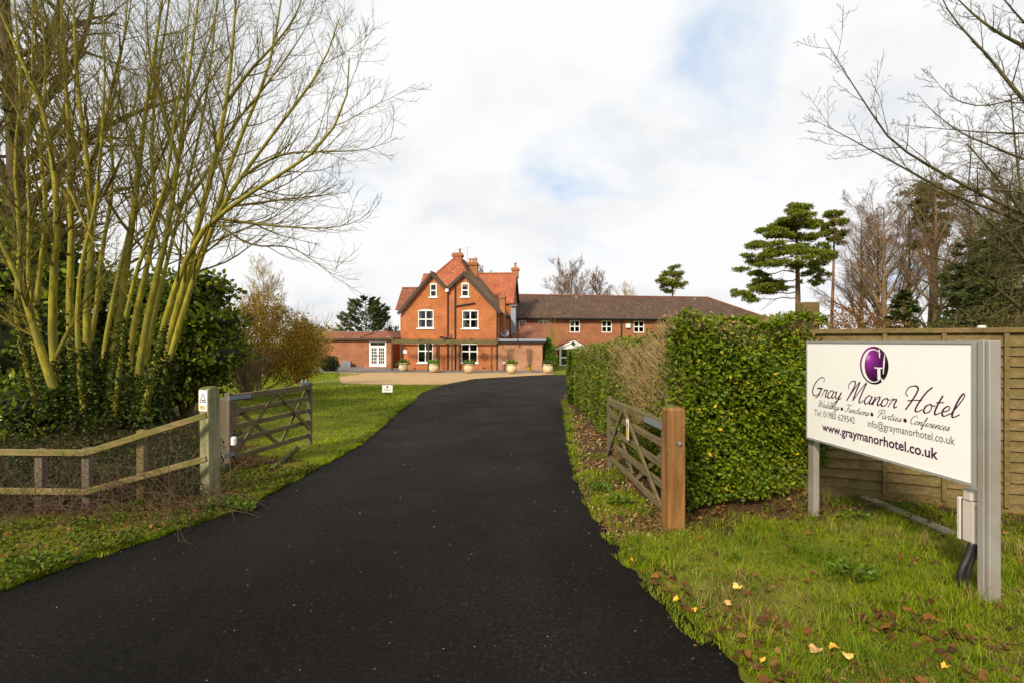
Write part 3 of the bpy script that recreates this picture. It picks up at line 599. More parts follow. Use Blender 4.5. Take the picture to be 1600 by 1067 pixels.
MB().box(u0, u0 + .3, .3, 2 * hr, -.2, ze).box(ue - .3, ue, .3, 2 * hr, -.2, ze).box(u0 + .3, ue - .3, 2 * hr - .3, 2 * hr, -.2, ze).build('wall', BRICK3, wing, True)
MB().box(u0 + .3, ue - .3, 3., 3.1, -.2, ze).build('room_wall', DARKROOM, wing, True)
for q in LW: window(wing, *q, 0.0, 2, 2, fr=.11, mid=.12, sill=False)
oh = .45
wr_ = MB().slab([(u0 - .2, -oh, ze + .05), (ue + oh, -oh, ze + .05), (ur_, hr, zr_), (u0 - .2, hr, zr_)], .14).build('roof', TILEB, wing, True)
MB().slab([(u0 - .2, 2 * hr + oh, ze + .05), (ue + oh, 2 * hr + oh, ze + .05), (ur_, hr, zr_), (u0 - .2, hr, zr_)], .14).build('roof', TILEB, wing, True)
MB().slab([(ue + oh, -oh, ze + .05), (ue + oh, 2 * hr + oh, ze + .05), (ur_, hr, zr_)], .14).build('roof', TILEB, wing, True)
ridge([(u0 - .2, hr, zr_), (ur_, hr, zr_)], TILER, wr_, .12); ridge([(ur_, hr, zr_), (ue + oh, -oh, ze + .05)], TILER, wr_, .1)
MB().box(u0, ue + oh, -oh - .02, -oh + .06, ze - .16, ze + .03).build('fascia', BLACK, wing, True)
MB().tube([(u0, -oh - .08, ze + .02), (ue + oh, -oh - .08, ze + .0)], [.07, .07], 8).build('gutter', BLACK, wing, True)
q = lp(971, 500, -.1)[0]; MB().tube([(q, -.1, ze - .1), (q, -.1, 0)], [.07, .07], 8).build('drainpipe', BLACK, wing, True)
q0 = lp(978, 506, -.1); q1 = lp(984.3, 512.5, -.1); MB().box(q0[0], q1[0], -.25, -.002, q1[1], q0[1]).build('alarm_box', WHITE, wing, True)
for x_ in (900, 1085, 1160): q = lp(x_, 466, hr - .6); MB().box(q[0] - .15, q[0] + .15, hr - .8, hr - .5, zr_ - .5, zr_ - .12).build('roof_vent', GALV, wing, True)
# porch
def P3(px, py, d): return at(px, py, d)
PD = 55.5; pz = -.94
porch = thing('entrance_porch', (*P3(893, 573, PD)[:2], pz), 'white gabled entrance porch with glazed sides on the long wing', 'porch')
xl, xr_ = P3(868, 0, PD)[0], P3(922, 0, PD)[0]; xa = P3(896, 0, PD)[0]; za = P3(0, 532.5, PD)[2]; zev = P3(0, 545.5, PD)[2]
for xs_ in (xl, xr_):
    MB().beam((xs_, PD, zev), (xa, PD, za), .12, .26).build('barge_board', WHITE, porch)
    MB().slab([(xs_, PD - .1, zev + .2), (xs_, PD + 5.2, zev + .2), (xa, PD + 5.2, za + .2), (xa, PD - .1, za + .2)], .1).build('roof', TILER, porch)
MB().prism([(xl + .3, PD + .05, zev), (xr_ - .3, PD + .05, zev), (xa, PD + .05, za - .1)], (0, .1, 0)).build('gable_panel', WHITE, porch)
cx_, cz_ = xa - .05, (za * .7 + zev * .3); mb = MB().lathe([(.2, 0), (.2, .05)], (0, 0, 0), 14).mesh(); mb.transform(Matrix.Translation((cx_, PD - .04, cz_)) @ Matrix.Rotation(math.radians(90), 4, 'X')); link('vent', mb, BLACK, porch)
xc0, xc1 = P3(874, 0, PD)[0], P3(918, 0, PD)[0]; zm = (zev + pz) / 2 - .1
for x0_, x1_ in ((xc0, xc0 + .22), (xc0 + 1.1, xc0 + 1.35), (xc1 - .2, xc1)): MB().box(x0_, x1_, PD, PD + .14, pz, zev).build('post', WHITE, porch)
MB().box(xc0 + .22, xc0 + 1.1, PD + .02, PD + .12, zm, zm + .2).box(xc0 + .22, xc0 + 1.1, PD + .02, PD + .12, pz, pz + .15).build('rail', WHITE, porch)
for z0_, z1_ in ((pz + .15, zm), (zm + .2, zev)): MB().box(xc0 + .22, xc0 + 1.1, PD + .06, PD + .07, z0_, z1_).build('pane', GLASS, porch)
MB().box(xc0 + 1.36, xc1 - .21, PD + .04, PD + .08, pz, zev).build('door', m_flat('dark_door', (.05, .05, .055), .4), porch)
MB().box(xc0 + .1, xc0 + .2, PD + .2, PD + 4.6, pz, zev).box(xc0, xc1, PD + 4.7, PD + 4.8, pz, zev).build('wall', BRICK3, porch)

# ------------------------------------------------------------------ pergola, pots, trellis and small things before the house
PERG = m_wood('pergola_timber', (.06, .045, .025), (.13, .10, .06), (.15, .15, .03), .8, axis=0)
PERGV = m_wood('pergola_post_timber', (.045, .03, .022), (.10, .07, .05), axis=2)
WP = -1.9
def hW(px, py, w_): u_, z_ = hp(px, py, w_); q = hw(u_, w_); return (q[0], q[1], z_ + HZ)
pg = thing('pergola', hW(700, 579, WP), 'dark timber pergola frame along the ground floor of the house', 'pergola')
zt = hp(690, 530.5, WP)[1] + HZ; zbm = zt - .26
p0, p1 = hw(hu(612, WP), WP), hw(hu(777, WP), WP); MB().beam((*p0, (zt + zbm) / 2 + .03), (*p1, (zt + zbm) / 2 - .03), .1, .24).build('beam', PERG, pg)
p0, p1 = hw(hu(613, -.3), -.3), hw(hu(777, -.3), -.3); MB().beam((*p0, zt - .3), (*p1, zt - .3), .08, .14).build('beam', PERG, pg)
for x_, w_, h_ in ((669.3, WP, 0), (706.3, WP, 0), (768.3, WP, 0), (612.5, WP + .9, 0), (682.5, -.25, 0), (717.5, -.25, 0), (626, -.25, 0)):
    u_ = hu(x_, w_); q = hw(u_, w_); zg = float(gz(*q)) + .04; MB().beam((*q, zg), (*q, zbm + .02 if w_ < -1 else zt - .3), .13, .13, (0, 1, 0)).build('post', PERGV, pg)
for x_ in np.linspace(615, 775, 5):
    u_ = hu(x_, WP); q0 = hw(u_, WP - .25); q1 = hw(u_, -.2); MB().beam((*q0, zt + .03), (*q1, zt - .02), .05, .07).build('rafter', PERG, pg)
# pots
def potmesh(s=1.0):
    return [(.24, 0), (.34, .06), (.415, .26), (.42, .42), (.37, .56), (.345, .61), (.40, .64), (.415, .69), (.40, .72), (.35, .72), (.34, .6), (.0, .58)]
plants = [([(.06, .13, .01), (.10, .19, .015), (.05, .09, .012)], .20), ([(.09, .19, .012), (.13, .24, .02)], .17), ([(.08, .17, .012), (.12, .22, .02)], .17), ([(.09, .19, .012), (.12, .24, .02)], .18), ([(.11, .12, .04), (.07, .09, .02)], .12)]
pl = ['below the wall plaque, first pot on the left', 'before the left window, second pot from the left', 'before the right ground-floor window, third pot', 'before the trellised box wall, fourth pot', 'at the drive end beside the tall bush, rightmost pot']
pme = None
for i, px in enumerate((630.5, 678, 733, 800, 856.2)):
    py = (580.5, 582, 583, 583.5, 583.3)[i]
    g_ = G(px, py); g_[2] += .05 if True else 0
    pt = thing('stone_pot', g_, 'large cream stone pot ' + pl[i], 'plant pot', 'cream stone pots along the terrace')
    if pme is None:
        ob = MB().lathe(potmesh(), (g_[0], g_[1], g_[2]), 24).build('pot', STONE, pt, smooth=True); pme = ob.data
    else:
        ob = bpy.data.objects.new('pot', pme); COL.objects.link(ob); ob.parent = pt; ob.rotation_euler = (0, 0, i * 1.3)
    n = 260; a_ = rng.uniform(0, 2 * math.pi, n); r_ = .44 * np.sqrt(rng.random(n)) * (1.2 if i == 0 else 1); hh = rng.random(n) ** 1.2 * plants[i][1] * 1.9
    P_ = np.stack([g_[0] + r_ * np.cos(a_), g_[1] + r_ * np.sin(a_), g_[2] + .70 + hh * (1 - .6 * (r_ / .5) ** 2) - (.15 if i == 0 else .0) * (r_ > .4)], -1)
    D_ = np.stack([np.cos(a_), np.sin(a_), rng.uniform(0, 1.2, n)], -1) + rng.normal(size=(n, 3)) * .4
    V_, F_, C_ = leaves(P_, D_, .14, LEAF2, plants[i][0]); link('plant', mesh_np(V_, F_, C_, mat=LEAF), None, pt)
# trellises on the box wall
TRM = m_flat('trellis_wood', (.17, .09, .055), .85, var=.25)
for k, (x0_, x1_, y0_, y1_, sw) in enumerate(((793, 802, 543.5, 566, 0), (823, 831.5, 543.5, 572, 1))):
    tr_ = thing('wall_trellis', hW((x0_ + x1_) / 2, 578, -.12), ('wooden trellis on the brick box wall, nearer the house' if k == 0 else 'wooden trellis on the brick box wall above the small yellow pot'), 'trellis', 'trellises on the box wall')
    ua, zt_ = hp(x0_, y0_, -.12); ub, zb_ = hp(x1_, y1_, -.12); n = 4
    for j in range(n):
        s_ = j / (n - 1); ut = ua + (ub - ua) * s_; ubm = (ua + ub) / 2 + (ub - ua) * (s_ - .5) * (.55 if sw else .8)
        a_ = hw(ut, -.12); b2 = hw(ubm, -.12); MB().beam((*b2, zb_ + HZ), (*a_, zt_ + HZ), .02, .028, (0, 1, 0)).build('upright', TRM, tr_)
    for j in range(7):
        z_ = zt_ - .06 - (zt_ - zb_) * .13 * j; f_ = (.55 if sw else .8); sc = 1 - (1 - f_) * (zt_ - z_) / (zt_ - zb_)
        a_ = hw((ua + ub) / 2 - (ub - ua) * sc / 2 - .05, -.15); b2 = hw((ua + ub) / 2 + (ub - ua) * sc / 2 + .05, -.15); MB().beam((*a_, z_ + HZ), (*b2, z_ + HZ), .02, .026).build('rung', TRM, tr_)
# hexagon trellis between window and pergola post
hx = thing('hexagon_trellis', hW(757, 578, -.1), 'small hexagonal wire trellis on the orange wall', 'trellis'); u_, z_ = hp(756.5, 556, -.1); mb = MB()
for R_ in (.34, .18):
    for k in range(6):
        a0, a1 = math.pi / 3 * k + .52, math.pi / 3 * (k + 1) + .52; pA = hw(u_ + R_ * math.cos(a0), -.1); pB = hw(u_ + R_ * math.cos(a1), -.1)
        mb.beam((*pA, z_ + HZ + R_ * math.sin(a0)), (*pB, z_ + HZ + R_ * math.sin(a1)), .03, .035, (0, 1, 0))
mb.build('frame', TRM, hx)
# small potted things
g_ = G(826, 580.0); yp = thing('yellow_pot', (g_[0], g_[1], g_[2] + .05), 'small yellow pot below the right-hand trellis', 'plant pot')
MB().lathe([(.13, 0), (.2, .3), (.22, .34), (.18, .34), (.16, .28), (0, .27)], (g_[0], g_[1], g_[2] + .05), 14).build('pot', m_flat('yellow_glaze', (.42, .29, .02), .6), yp)
n = 60; V_, F_, C_ = leaves(np.array([g_[0], g_[1], g_[2] + .4]) + rng.normal(size=(n, 3)) * .08, rng.normal(size=(n, 3)) + [0, 0, .6], .12, LEAF2, [(.2, .22, .02), (.1, .14, .02)]); link('plant', mesh_np(V_, F_, C_, mat=LEAF), None, yp)
for k, (px, py, h_) in enumerate(((870.3, 575.5, .42), (867.5, 576.5, .3))):
    g_ = G(px, py); tpz = MB().lathe([(h_ * .3, 0), (h_ * .42, h_ * .8), (h_ * .48, h_ * .8), (h_ * .48, h_), (h_ * .4, h_), (h_ * .36, h_ * .8), (0, h_ * .78)], g_, 14).build('terracotta_planter', POTM); tag(tpz, ('taller terracotta planter by the porch' if k == 0 else 'shorter terracotta planter by the porch'), 'plant pot', 'terracotta planters by the porch')
g_ = onground(788, 44.6); gl = thing('garden_lamp', (g_[0], g_[1], g_[2] + .05), 'round globe lamp on short black stem before the box wall', 'lamp')
MB().lathe([(.09, 0), (.09, .03), (.03, .05), (.03, .5), (.06, .55)], (g_[0], g_[1], g_[2] + .05), 10).build('stem', BLACK, gl)
MB().lathe([(.02, 0), (.12, .06), (.16, .16), (.12, .26), (.02, .32)], (g_[0], g_[1], g_[2] + .58), 14).build('globe', m_flat('grey_globe', (.35, .38, .4), .3), gl, smooth=True)
# air-conditioning unit
q0 = hW(533, 573, 4.3); q1 = hW(547, 573, 4.3); zz0 = q0[2]; ac = thing('air_conditioning_unit', (*(np.array(q0[:2]) + np.array(q1[:2])) / 2, float(gz(*q0[:2]))), 'grey metal air-conditioning box against the extension wall', 'machine')
MB().box(q0[0], q1[0], q0[1], q0[1] + .5, float(gz(*q0[:2])) + .05, float(gz(*q0[:2])) + .62).build('casing', m_flat('ac_grey', (.20, .22, .24), .5, var=.1), ac, bevel=.01)
for k in range(6): MB().box(q0[0] + .1, q1[0] - .35, q0[1] - .03, q0[1] - .002, float(gz(*q0[:2])) + .13 + k * .07, float(gz(*q0[:2])) + .16 + k * .07).build('grille_bar', GALV, ac)
# ------------------------------------------------------------------ left side: post, gate, fence
OLDW = m_wood('weathered_grey_wood', (.075, .05, .028), (.21, .15, .085), (.11, .12, .025), .6, axis=1, scale=10)
OLDV = m_wood('weathered_grey_upright', (.085, .06, .045), (.19, .145, .105), (.10, .11, .04), .5, axis=2, scale=10)
RAILW = m_wood('tan_rail_wood', (.10, .068, .028), (.30, .215, .095), (.13, .135, .02), .8, axis=0, scale=10)
POSTW = m_wood('pale_green_post', (.17, .16, .085), (.36, .33, .19), (.11, .125, .035), .75, axis=2, scale=9)
NEWW = m_wood('fresh_orange_post', (.08, .034, .009), (.32, .15, .045), (.22, .15, .05), .3, axis=2, scale=4.5)
FENW = m_wood('panel_board_wood', (.085, .056, .022), (.225, .15, .062), (.11, .095, .02), .6, axis=0, scale=10)
def post(name, p, wd, dp, h_, rz, mat, par=None, top='flat', lean=(0, 0), bevel=.012, below=.25):
    mb = MB(); c_, s_ = math.cos(rz), math.sin(rz)
    def cor(z_, k, sc=1.0): return [(p[0] + lean[0] * k + sc * (a_ * wd / 2 * c_ - b_ * dp / 2 * s_), p[1] + lean[1] * k + sc * (a_ * wd / 2 * s_ + b_ * dp / 2 * c_), p[2] + z_) for a_, b_ in ((-1, -1), (1, -1), (1, 1), (-1, 1))]
    mb.hexa(cor(-below, 0), cor(h_, 1))
    if top == 'weather':
        mb.add(cor(h_, 1) + cor(h_ + wd * .16, 1, .72), [(0, 1, 5, 4), (1, 2, 6, 5), (2, 3, 7, 6), (3, 0, 4, 7), (4, 5, 6, 7)])
    me = mb.mesh(name)
    bm = bmesh.new(); bm.from_mesh(me); bmesh.ops.remove_doubles(bm, verts=bm.verts, dist=1e-4)
    bmesh.ops.bevel(bm, geom=list(bm.edges), offset=bevel, segments=2, affect='EDGES', profile=.5); bm.to_mesh(me); bm.free()
    return link(name, me, mat, par)
gpL = G(329, 778)
lp_ = thing('gate_post', gpL, 'thick pale green weathered gate post with warning notice, left of the drive', 'gate post')
post('shaft', gpL, .145, .145, 1.235, math.radians(-21.5), POSTW, lp_, lean=(-.012, 0))
MOSS = m_flat('moss', (.09, .11, .012), .95, var=.3, scale=40., bumps=.6)
mb = MB().lathe([(.085, 0), (.075, .012), (.03, .022), (.0, .024)], (gpL[0] - .012, gpL[1], gpL[2] + 1.232), 10); mb.build('moss_cap', MOSS, lp_)
# the notice sits on the left front face
ra = math.radians(-21.5)
nl = np.array([math.sin(ra), -math.cos(ra), 0]); tl = np.array([math.cos(ra), math.sin(ra), 0])
def onface(c0, n_, t_, off, a_, z_): return c0 + n_ * off + t_ * a_ + np.array([0, 0, z_])
def plate(name, c0, n_, t_, off, a0, a1, z0, z1, th, mat, par):
    P_ = [onface(c0, n_, t_, off, a_, z_) for a_, z_ in ((a0, z0), (a1, z0), (a1, z1), (a0, z1))]; return MB().prism(P_, n_ * th).build(name, mat, par)
nb = thing('warning_notice', gpL + nl * .08 + [0, 0, 1.05], 'white warning notice with black triangle on the left gate post', 'sign'); c0 = gpL + np.array([-.012, 0, 0])
plate('board', c0, nl, tl, .075, -.066, .066, .985, 1.215, .004, WHITE, nb)
YEL = m_flat('warning_yellow', (.75, .38, .02), .5, var=.05); INK = m_flat('black_print', (.012, .012, .012), .6); 
plate('orange_caption', c0, nl, tl, .0794, -.05, .05, 1.0, 1.05, .0008, m_flat('pale_orange_print', (.75, .5, .25), .6), nb)
for k in range(3): plate('caption_line', c0, nl, tl, .0804, -.04, .03 - .01 * k, 1.008 + k * .014, 1.013 + k * .014, .0006, INK, nb)
def tri(c_, s, wd, name, par, n_=nl, t_=tl, off=.0794, zc=1.125):
    for k in range(3):
        A = [(-s, -s * .8), (s, -s * .8), (0, s)]; a_, b2 = A[k], A[(k + 1) % 3]
        MB().beam(onface(c_, n_, t_, off, a_[0], zc + a_[1]), onface(c_, n_, t_, off, b2[0], zc + b2[1]), wd, .002, tuple(n_)).build(name, INK, par)
tri(c0, .05, .009, 'warning_triangle', nb)
plate('pictogram', c0, nl, tl, .0794, -.018, .026, 1.098, 1.112, .0008, INK, nb)
MB().tube([onface(c0, nl, tl, .07, 0.01, .93), onface(c0, nl, tl, .085, 0.01, .93)], [.016, .016], 10).build('bolt', BLACK, lp_)

# hinge post behind the big post and the gate itself
def bil(c, s_, t_): return c[0] * (1 - s_) * (1 - t_) + c[1] * s_ * (1 - t_) + c[2] * s_ * t_ + c[3] * (1 - s_) * t_
def gate(name, c, label, hinge_wd, mat, matv, rails, braces, parts_post=True, group='five-bar gates', nrm=(1, 0, 0), far_top=.06, far_bot=-.2):
    """c: near bottom, far bottom, far top, near top corners"""
    g_ = thing(name, (c[0][0], c[0][1], float(gz(c[0][0], c[0][1]))), label, 'gate', group); ln = np.linalg.norm(c[1] - c[0]); n_ = np.array(nrm, float)
    MB().beam(bil(c, 0, -.06), bil(c, 0, 1.05), .085, .075, tuple(n_)).build('hanging_stile', matv, g_, bevel=.005)
    MB().beam(bil(c, 1, far_bot), bil(c, 1, 1 + far_top), .07, .065, tuple(n_)).build('shutting_stile', matv, g_, bevel=.005)
    for k, t_ in enumerate(rails):
        top = k == len(rails) - 1
        MB().beam(bil(c, .02, t_), bil(c, .985, t_), .06 if top else .03, .085 if top else .07).build('top_rail' if top else 'rail', mat, g_, bevel=.005)
    for s0, t0, s1, t1, o_ in braces:
        MB().beam(bil(c, s0, t0) + n_ * o_, bil(c, s1, t1) + n_ * o_, .062, .022, tuple(n_)).build('brace', mat, g_, bevel=.004)
    return g_
NL, NR = 6.75, 8.7
c = [at(357, 717, NL), at(484, 679, NR), at(484, 601.5, NR), at(357, 618.5, NL)]
lg = gate('timber_gate', c, 'grey five-bar gate standing open on the lawn side, left of the drive', .08, OLDW, OLDV, (.0, .27, .5, .74, .97), ((.03, .02, .49, .95, .03), (.97, .12, .52, .95, .03), (.02, .92, .56, .02, -.03), (.99, .97, .62, .02, -.03)))
gl_n = np.array([1, 0, 0])
MB().beam(bil(c, -.03, .97) + [.045, 0, 0], bil(c, .19, .965) + [.045, 0, 0], .012, .05).build('hinge_strap', GALV, lg)
MB().beam(bil(c, -.06, .08) + [.02, 0, 0], bil(c, .02, .08) + [.05, 0, 0], .012, .05).build('hinge_strap', GALV, lg)
MB().beam(bil(c, .86, 1.02), bil(c, 1.0, 1.03), .02, .05).beam(bil(c, .87, 1.06), bil(c, .89, 1.12), .015, .03).beam(bil(c, .93, 1.06), bil(c, .95, 1.12), .015, .03).build('latch', GALV, lg)
p_ = bil(c, .03, .22); MB().lathe([(.022, 0), (.036, .01), (.036, .1), (.022, .115)], (p_[0] + .06, p_[1] - .06, p_[2]), 12).build('closing_sensor', WHITE, lg)
hp_ = onground(349, 6.95); tag(post('hinge_post', hp_, .1, .1, 1.02, .2, OLDV), 'dark squat hinge post hidden behind the pale gate post', 'gate post')

# post and rail fence with wire
fA = at(323, 648, 5.52); fA2 = at(323, 716, 5.52); bD = 5.35
bT, bB = at(134, 707, bD), at(134, 768, bD); b0T, b0B = at(-160, 705, 5.3), at(-160, 765, 5.3)
fc = thing('rail_fence', (bT[0], bT[1], float(gz(bT[0], bT[1]))), 'low tan post and rail fence in front of the multi-stemmed tree', 'fence')
MB().beam(fA, bT, .038, .066).build('top_rail', RAILW, fc, bevel=.006); MB().beam(fA2, bB, .038, .066).build('bottom_rail', RAILW, fc, bevel=.006)
MB().beam(bT + [.0, .004, 0], b0T, .038, .066).build('top_rail', RAILW, fc, bevel=.006); MB().beam(bB + [0, .004, 0], b0B, .038, .066).build('bottom_rail', RAILW, fc, bevel=.006)
for px, d_, yt in ((222, 5.52, 671), (137, 5.43, 699), (64, 5.40, 700), (-60, 5.4, 700)):
    q = onground(px, d_); h_ = at(px, yt, d_)[2] - q[2]; post('post', q, .075, .075, h_, .1, RAILW if px > 200 else OLDV, fc, bevel=.006)
WIRE = m_flat('rusty_wire', (.09, .075, .06), .6, .3)
Pw, n1 = [], 46
for (A, B2, zt0, zt1) in ((fA, bT, fA[2], bT[2]), (bT, b0T, bT[2], b0T[2])):
    for sgn in (1, -1):
        for k in range(-14, n1):
            s0 = k / n1; s1 = s0 + .28
            pts = []
            for j in range(2):
                s_ = (s0, s1)[j] if sgn > 0 else (s0, s1)[1 - j]
                tt = j
                x_, y_ = A[0] + (B2[0] - A[0]) * s_, A[1] + (B2[1] - A[1]) * s_ + .05; zg = float(gz(x_, y_)); ztop = zt0 + (zt1 - zt0) * s_ - .05
                pts.append((x_, y_, zg + (ztop - zg) * tt))
            if 0 <= s0 and s1 <= 1: Pw.append(pts)
Pw = np.array(Pw); link('wire_netting', tubemesh([(Pw, np.full(Pw.shape[:2], .0007), 3)], WIRE), None, fc)

# fallen branch by the gate
q0, q1 = G(424, 736), G(464, 702); br_ = MB().tube(resample([q0 + [0, 0, .03], (q0 + q1) / 2 + [.03, 0, .04], q1 + [0, 0, .05]], 7), np.linspace(.035, .028, 7), 8).build('fallen_branch', m_bark('branch_bark', (.05, .035, .02), (.13, .10, .05), (.10, .11, .03)), smooth=True)
tag(br_, 'short fallen branch lying below the left gate', 'branch')

# ------------------------------------------------------------------ right gate, post
gpR = G(1052, 828); rp_ = thing('gate_post', gpR, 'square fresh orange-brown gate post in front of the hedge', 'gate post')
post('shaft', gpR, .158, .165, 1.085, math.radians(3), NEWW, rp_, top='weather', bevel=.008)
MB().tube([gpR + [.025, -.08, .80], gpR + [.025, -.105, .80]], [.018, .016], 10).build('bolt', GALV, rp_)
mb = MB().lathe([(.05, 0), (.045, .014), (.0, .02)], (gpR[0] - .02, gpR[1] + .03, gpR[2] + 1.11), 9); mb.build('moss_cap', MOSS, rp_)
c = [at(1041, 798, 4.78), at(952.5, 713, 7.1), at(952.5, 624, 7.1), at(1041, 661, 4.78)]
rg = gate('timber_gate', c, 'grey five-bar gate standing open against the hedge, right of the drive', .08, OLDW, OLDV, (.0, .26, .5, .75, .97), ((.02, .02, .60, .95, -.035), (.99, .05, .64, .95, -.035), (.98, .8, .55, .02, .035), (.02, .70, .47, .02, .035)))
MB().beam(bil(c, -.02, .97) + [-.05, 0, 0], bil(c, .22, .965) + [-.05, 0, 0], .012, .055).build('hinge_strap', GALV, rg)
q = bil(c, .50, .76) + np.array([-.055, 0, 0]); tdir = unit(c[1] - c[0]); 
wl = thing('warning_label', q, 'small white and yellow warning label hung on the right gate', 'sign')
nn = np.array([-1., 0, 0]); tt = np.array([0, 1., 0])
plate('board', q, nn, tt, 0, -.06, .06, -.16, .08, .003, WHITE, wl); plate('yellow_field', q, nn, tt, .0034, -.05, .05, -.15, -.04, .001, YEL, wl); plate('yellow_field', q, nn, tt, .0034, -.04, .04, -.02, .04, .001, YEL, wl)
tri(q, .03, .008, 'warning_triangle', wl, nn, tt, .005, .0)

# ------------------------------------------------------------------ hotel sign board
A0 = G(1265, 803); A1 = G(1541, 938); SP0 = np.array([A0[0], A0[1], 0.]); SP1 = np.array([A1[0], A1[1], 0.])
SD = unit(SP1 - SP0); SN = np.array([SD[1], -SD[0], 0.]); 
if SN[0] > 0: SN = -SN
SL = np.linalg.norm(SP1 - SP0)
def spx(px, py):       # pixel -> (s, z) on the sign face plane
    r = ray(px, py); o_ = SP0 + SN * .05; d = (SN[:2] @ o_[:2]) / (SN[:2] @ r[:2]); p = r * d; return float((p - o_)[:2] @ SD[:2]), float(EYE + p[2])
def S3(s_, z_, off=0.05): p = SP0 + SD * s_ + SN * off; return np.array([p[0], p[1], z_])
sg = thing('hotel_sign', (*((SP0 + SP1) / 2)[:2], 0), 'large white hotel name board with purple lettering on two grey posts', 'sign')
GREYM = m_flat('sign_post_grey', (.30, .28, .255), .5, .15, .1, 4., dirt=((.20, .15, .09), .5)); ALU = m_flat('sign_frame_grey', (.42, .42, .40), .4, .4, .06)
PANEL = m_flat('sign_white', (.84, .83, .82), .35, var=.015, scale=1.5, dirt=((.70, .67, .60), .3))
s0 = spx(1260, 600)[0]; s1 = spx(1523, 640)[0]; zt = spx(1400, 534)[1] + .006; zb = spx(1262, 685)[1]
def sbox(a_, b_, z0, z1, o0, o1): return MB().hexa([S3(a_, z0, o0), S3(b_, z0, o0), S3(b_, z0, o1), S3(a_, z0, o1)], [S3(a_, z1, o0), S3(b_, z1, o0), S3(b_, z1, o1), S3(a_, z1, o1)])
sbox(s0 + .012, s1 - .012, zb + .012, zt - .012, -.002, .045).build('panel', PANEL, sg)
for a_, b_, c0_, d0_ in ((s0, s1, zt - .018, zt), (s0, s1, zb, zb + .018)): sbox(a_, b_, c0_, d0_, -.005, .053).build('frame_bar', ALU, sg)
for a_, b_ in ((s0, s0 + .012), (s1 - .02, s1)): sbox(a_, b_, zb + .018, zt - .018, -.005, .053).build('frame_bar', ALU, sg)
g0 = float(gz(A0[0], A0[1])); g1 = float(gz(A1[0], A1[1]))
sbox(-.035, .055, g0 - .2, zb + .3, -.066, -.007).build('post', GREYM, sg, bevel=.006)
s2 = s1 + .004
sbox(s2 + .006, s2 + .05, g1 - .3, zt + .004, -.005, .045).build('post', GREYM, sg, bevel=.004)
sbox(s2 + .054, s2 + .08, g1 - .3, zt + .002, -.045, .036).build('post_plate', GREYM, sg, bevel=.004)
for z_ in (zb + .25, zt - .25, zt - .6): MB().tube([S3(s2 + .005, z_, .02), S3(s2 + .005, z_, .035)], [.008, .008], 8).build('rivet', BLACK, sg)
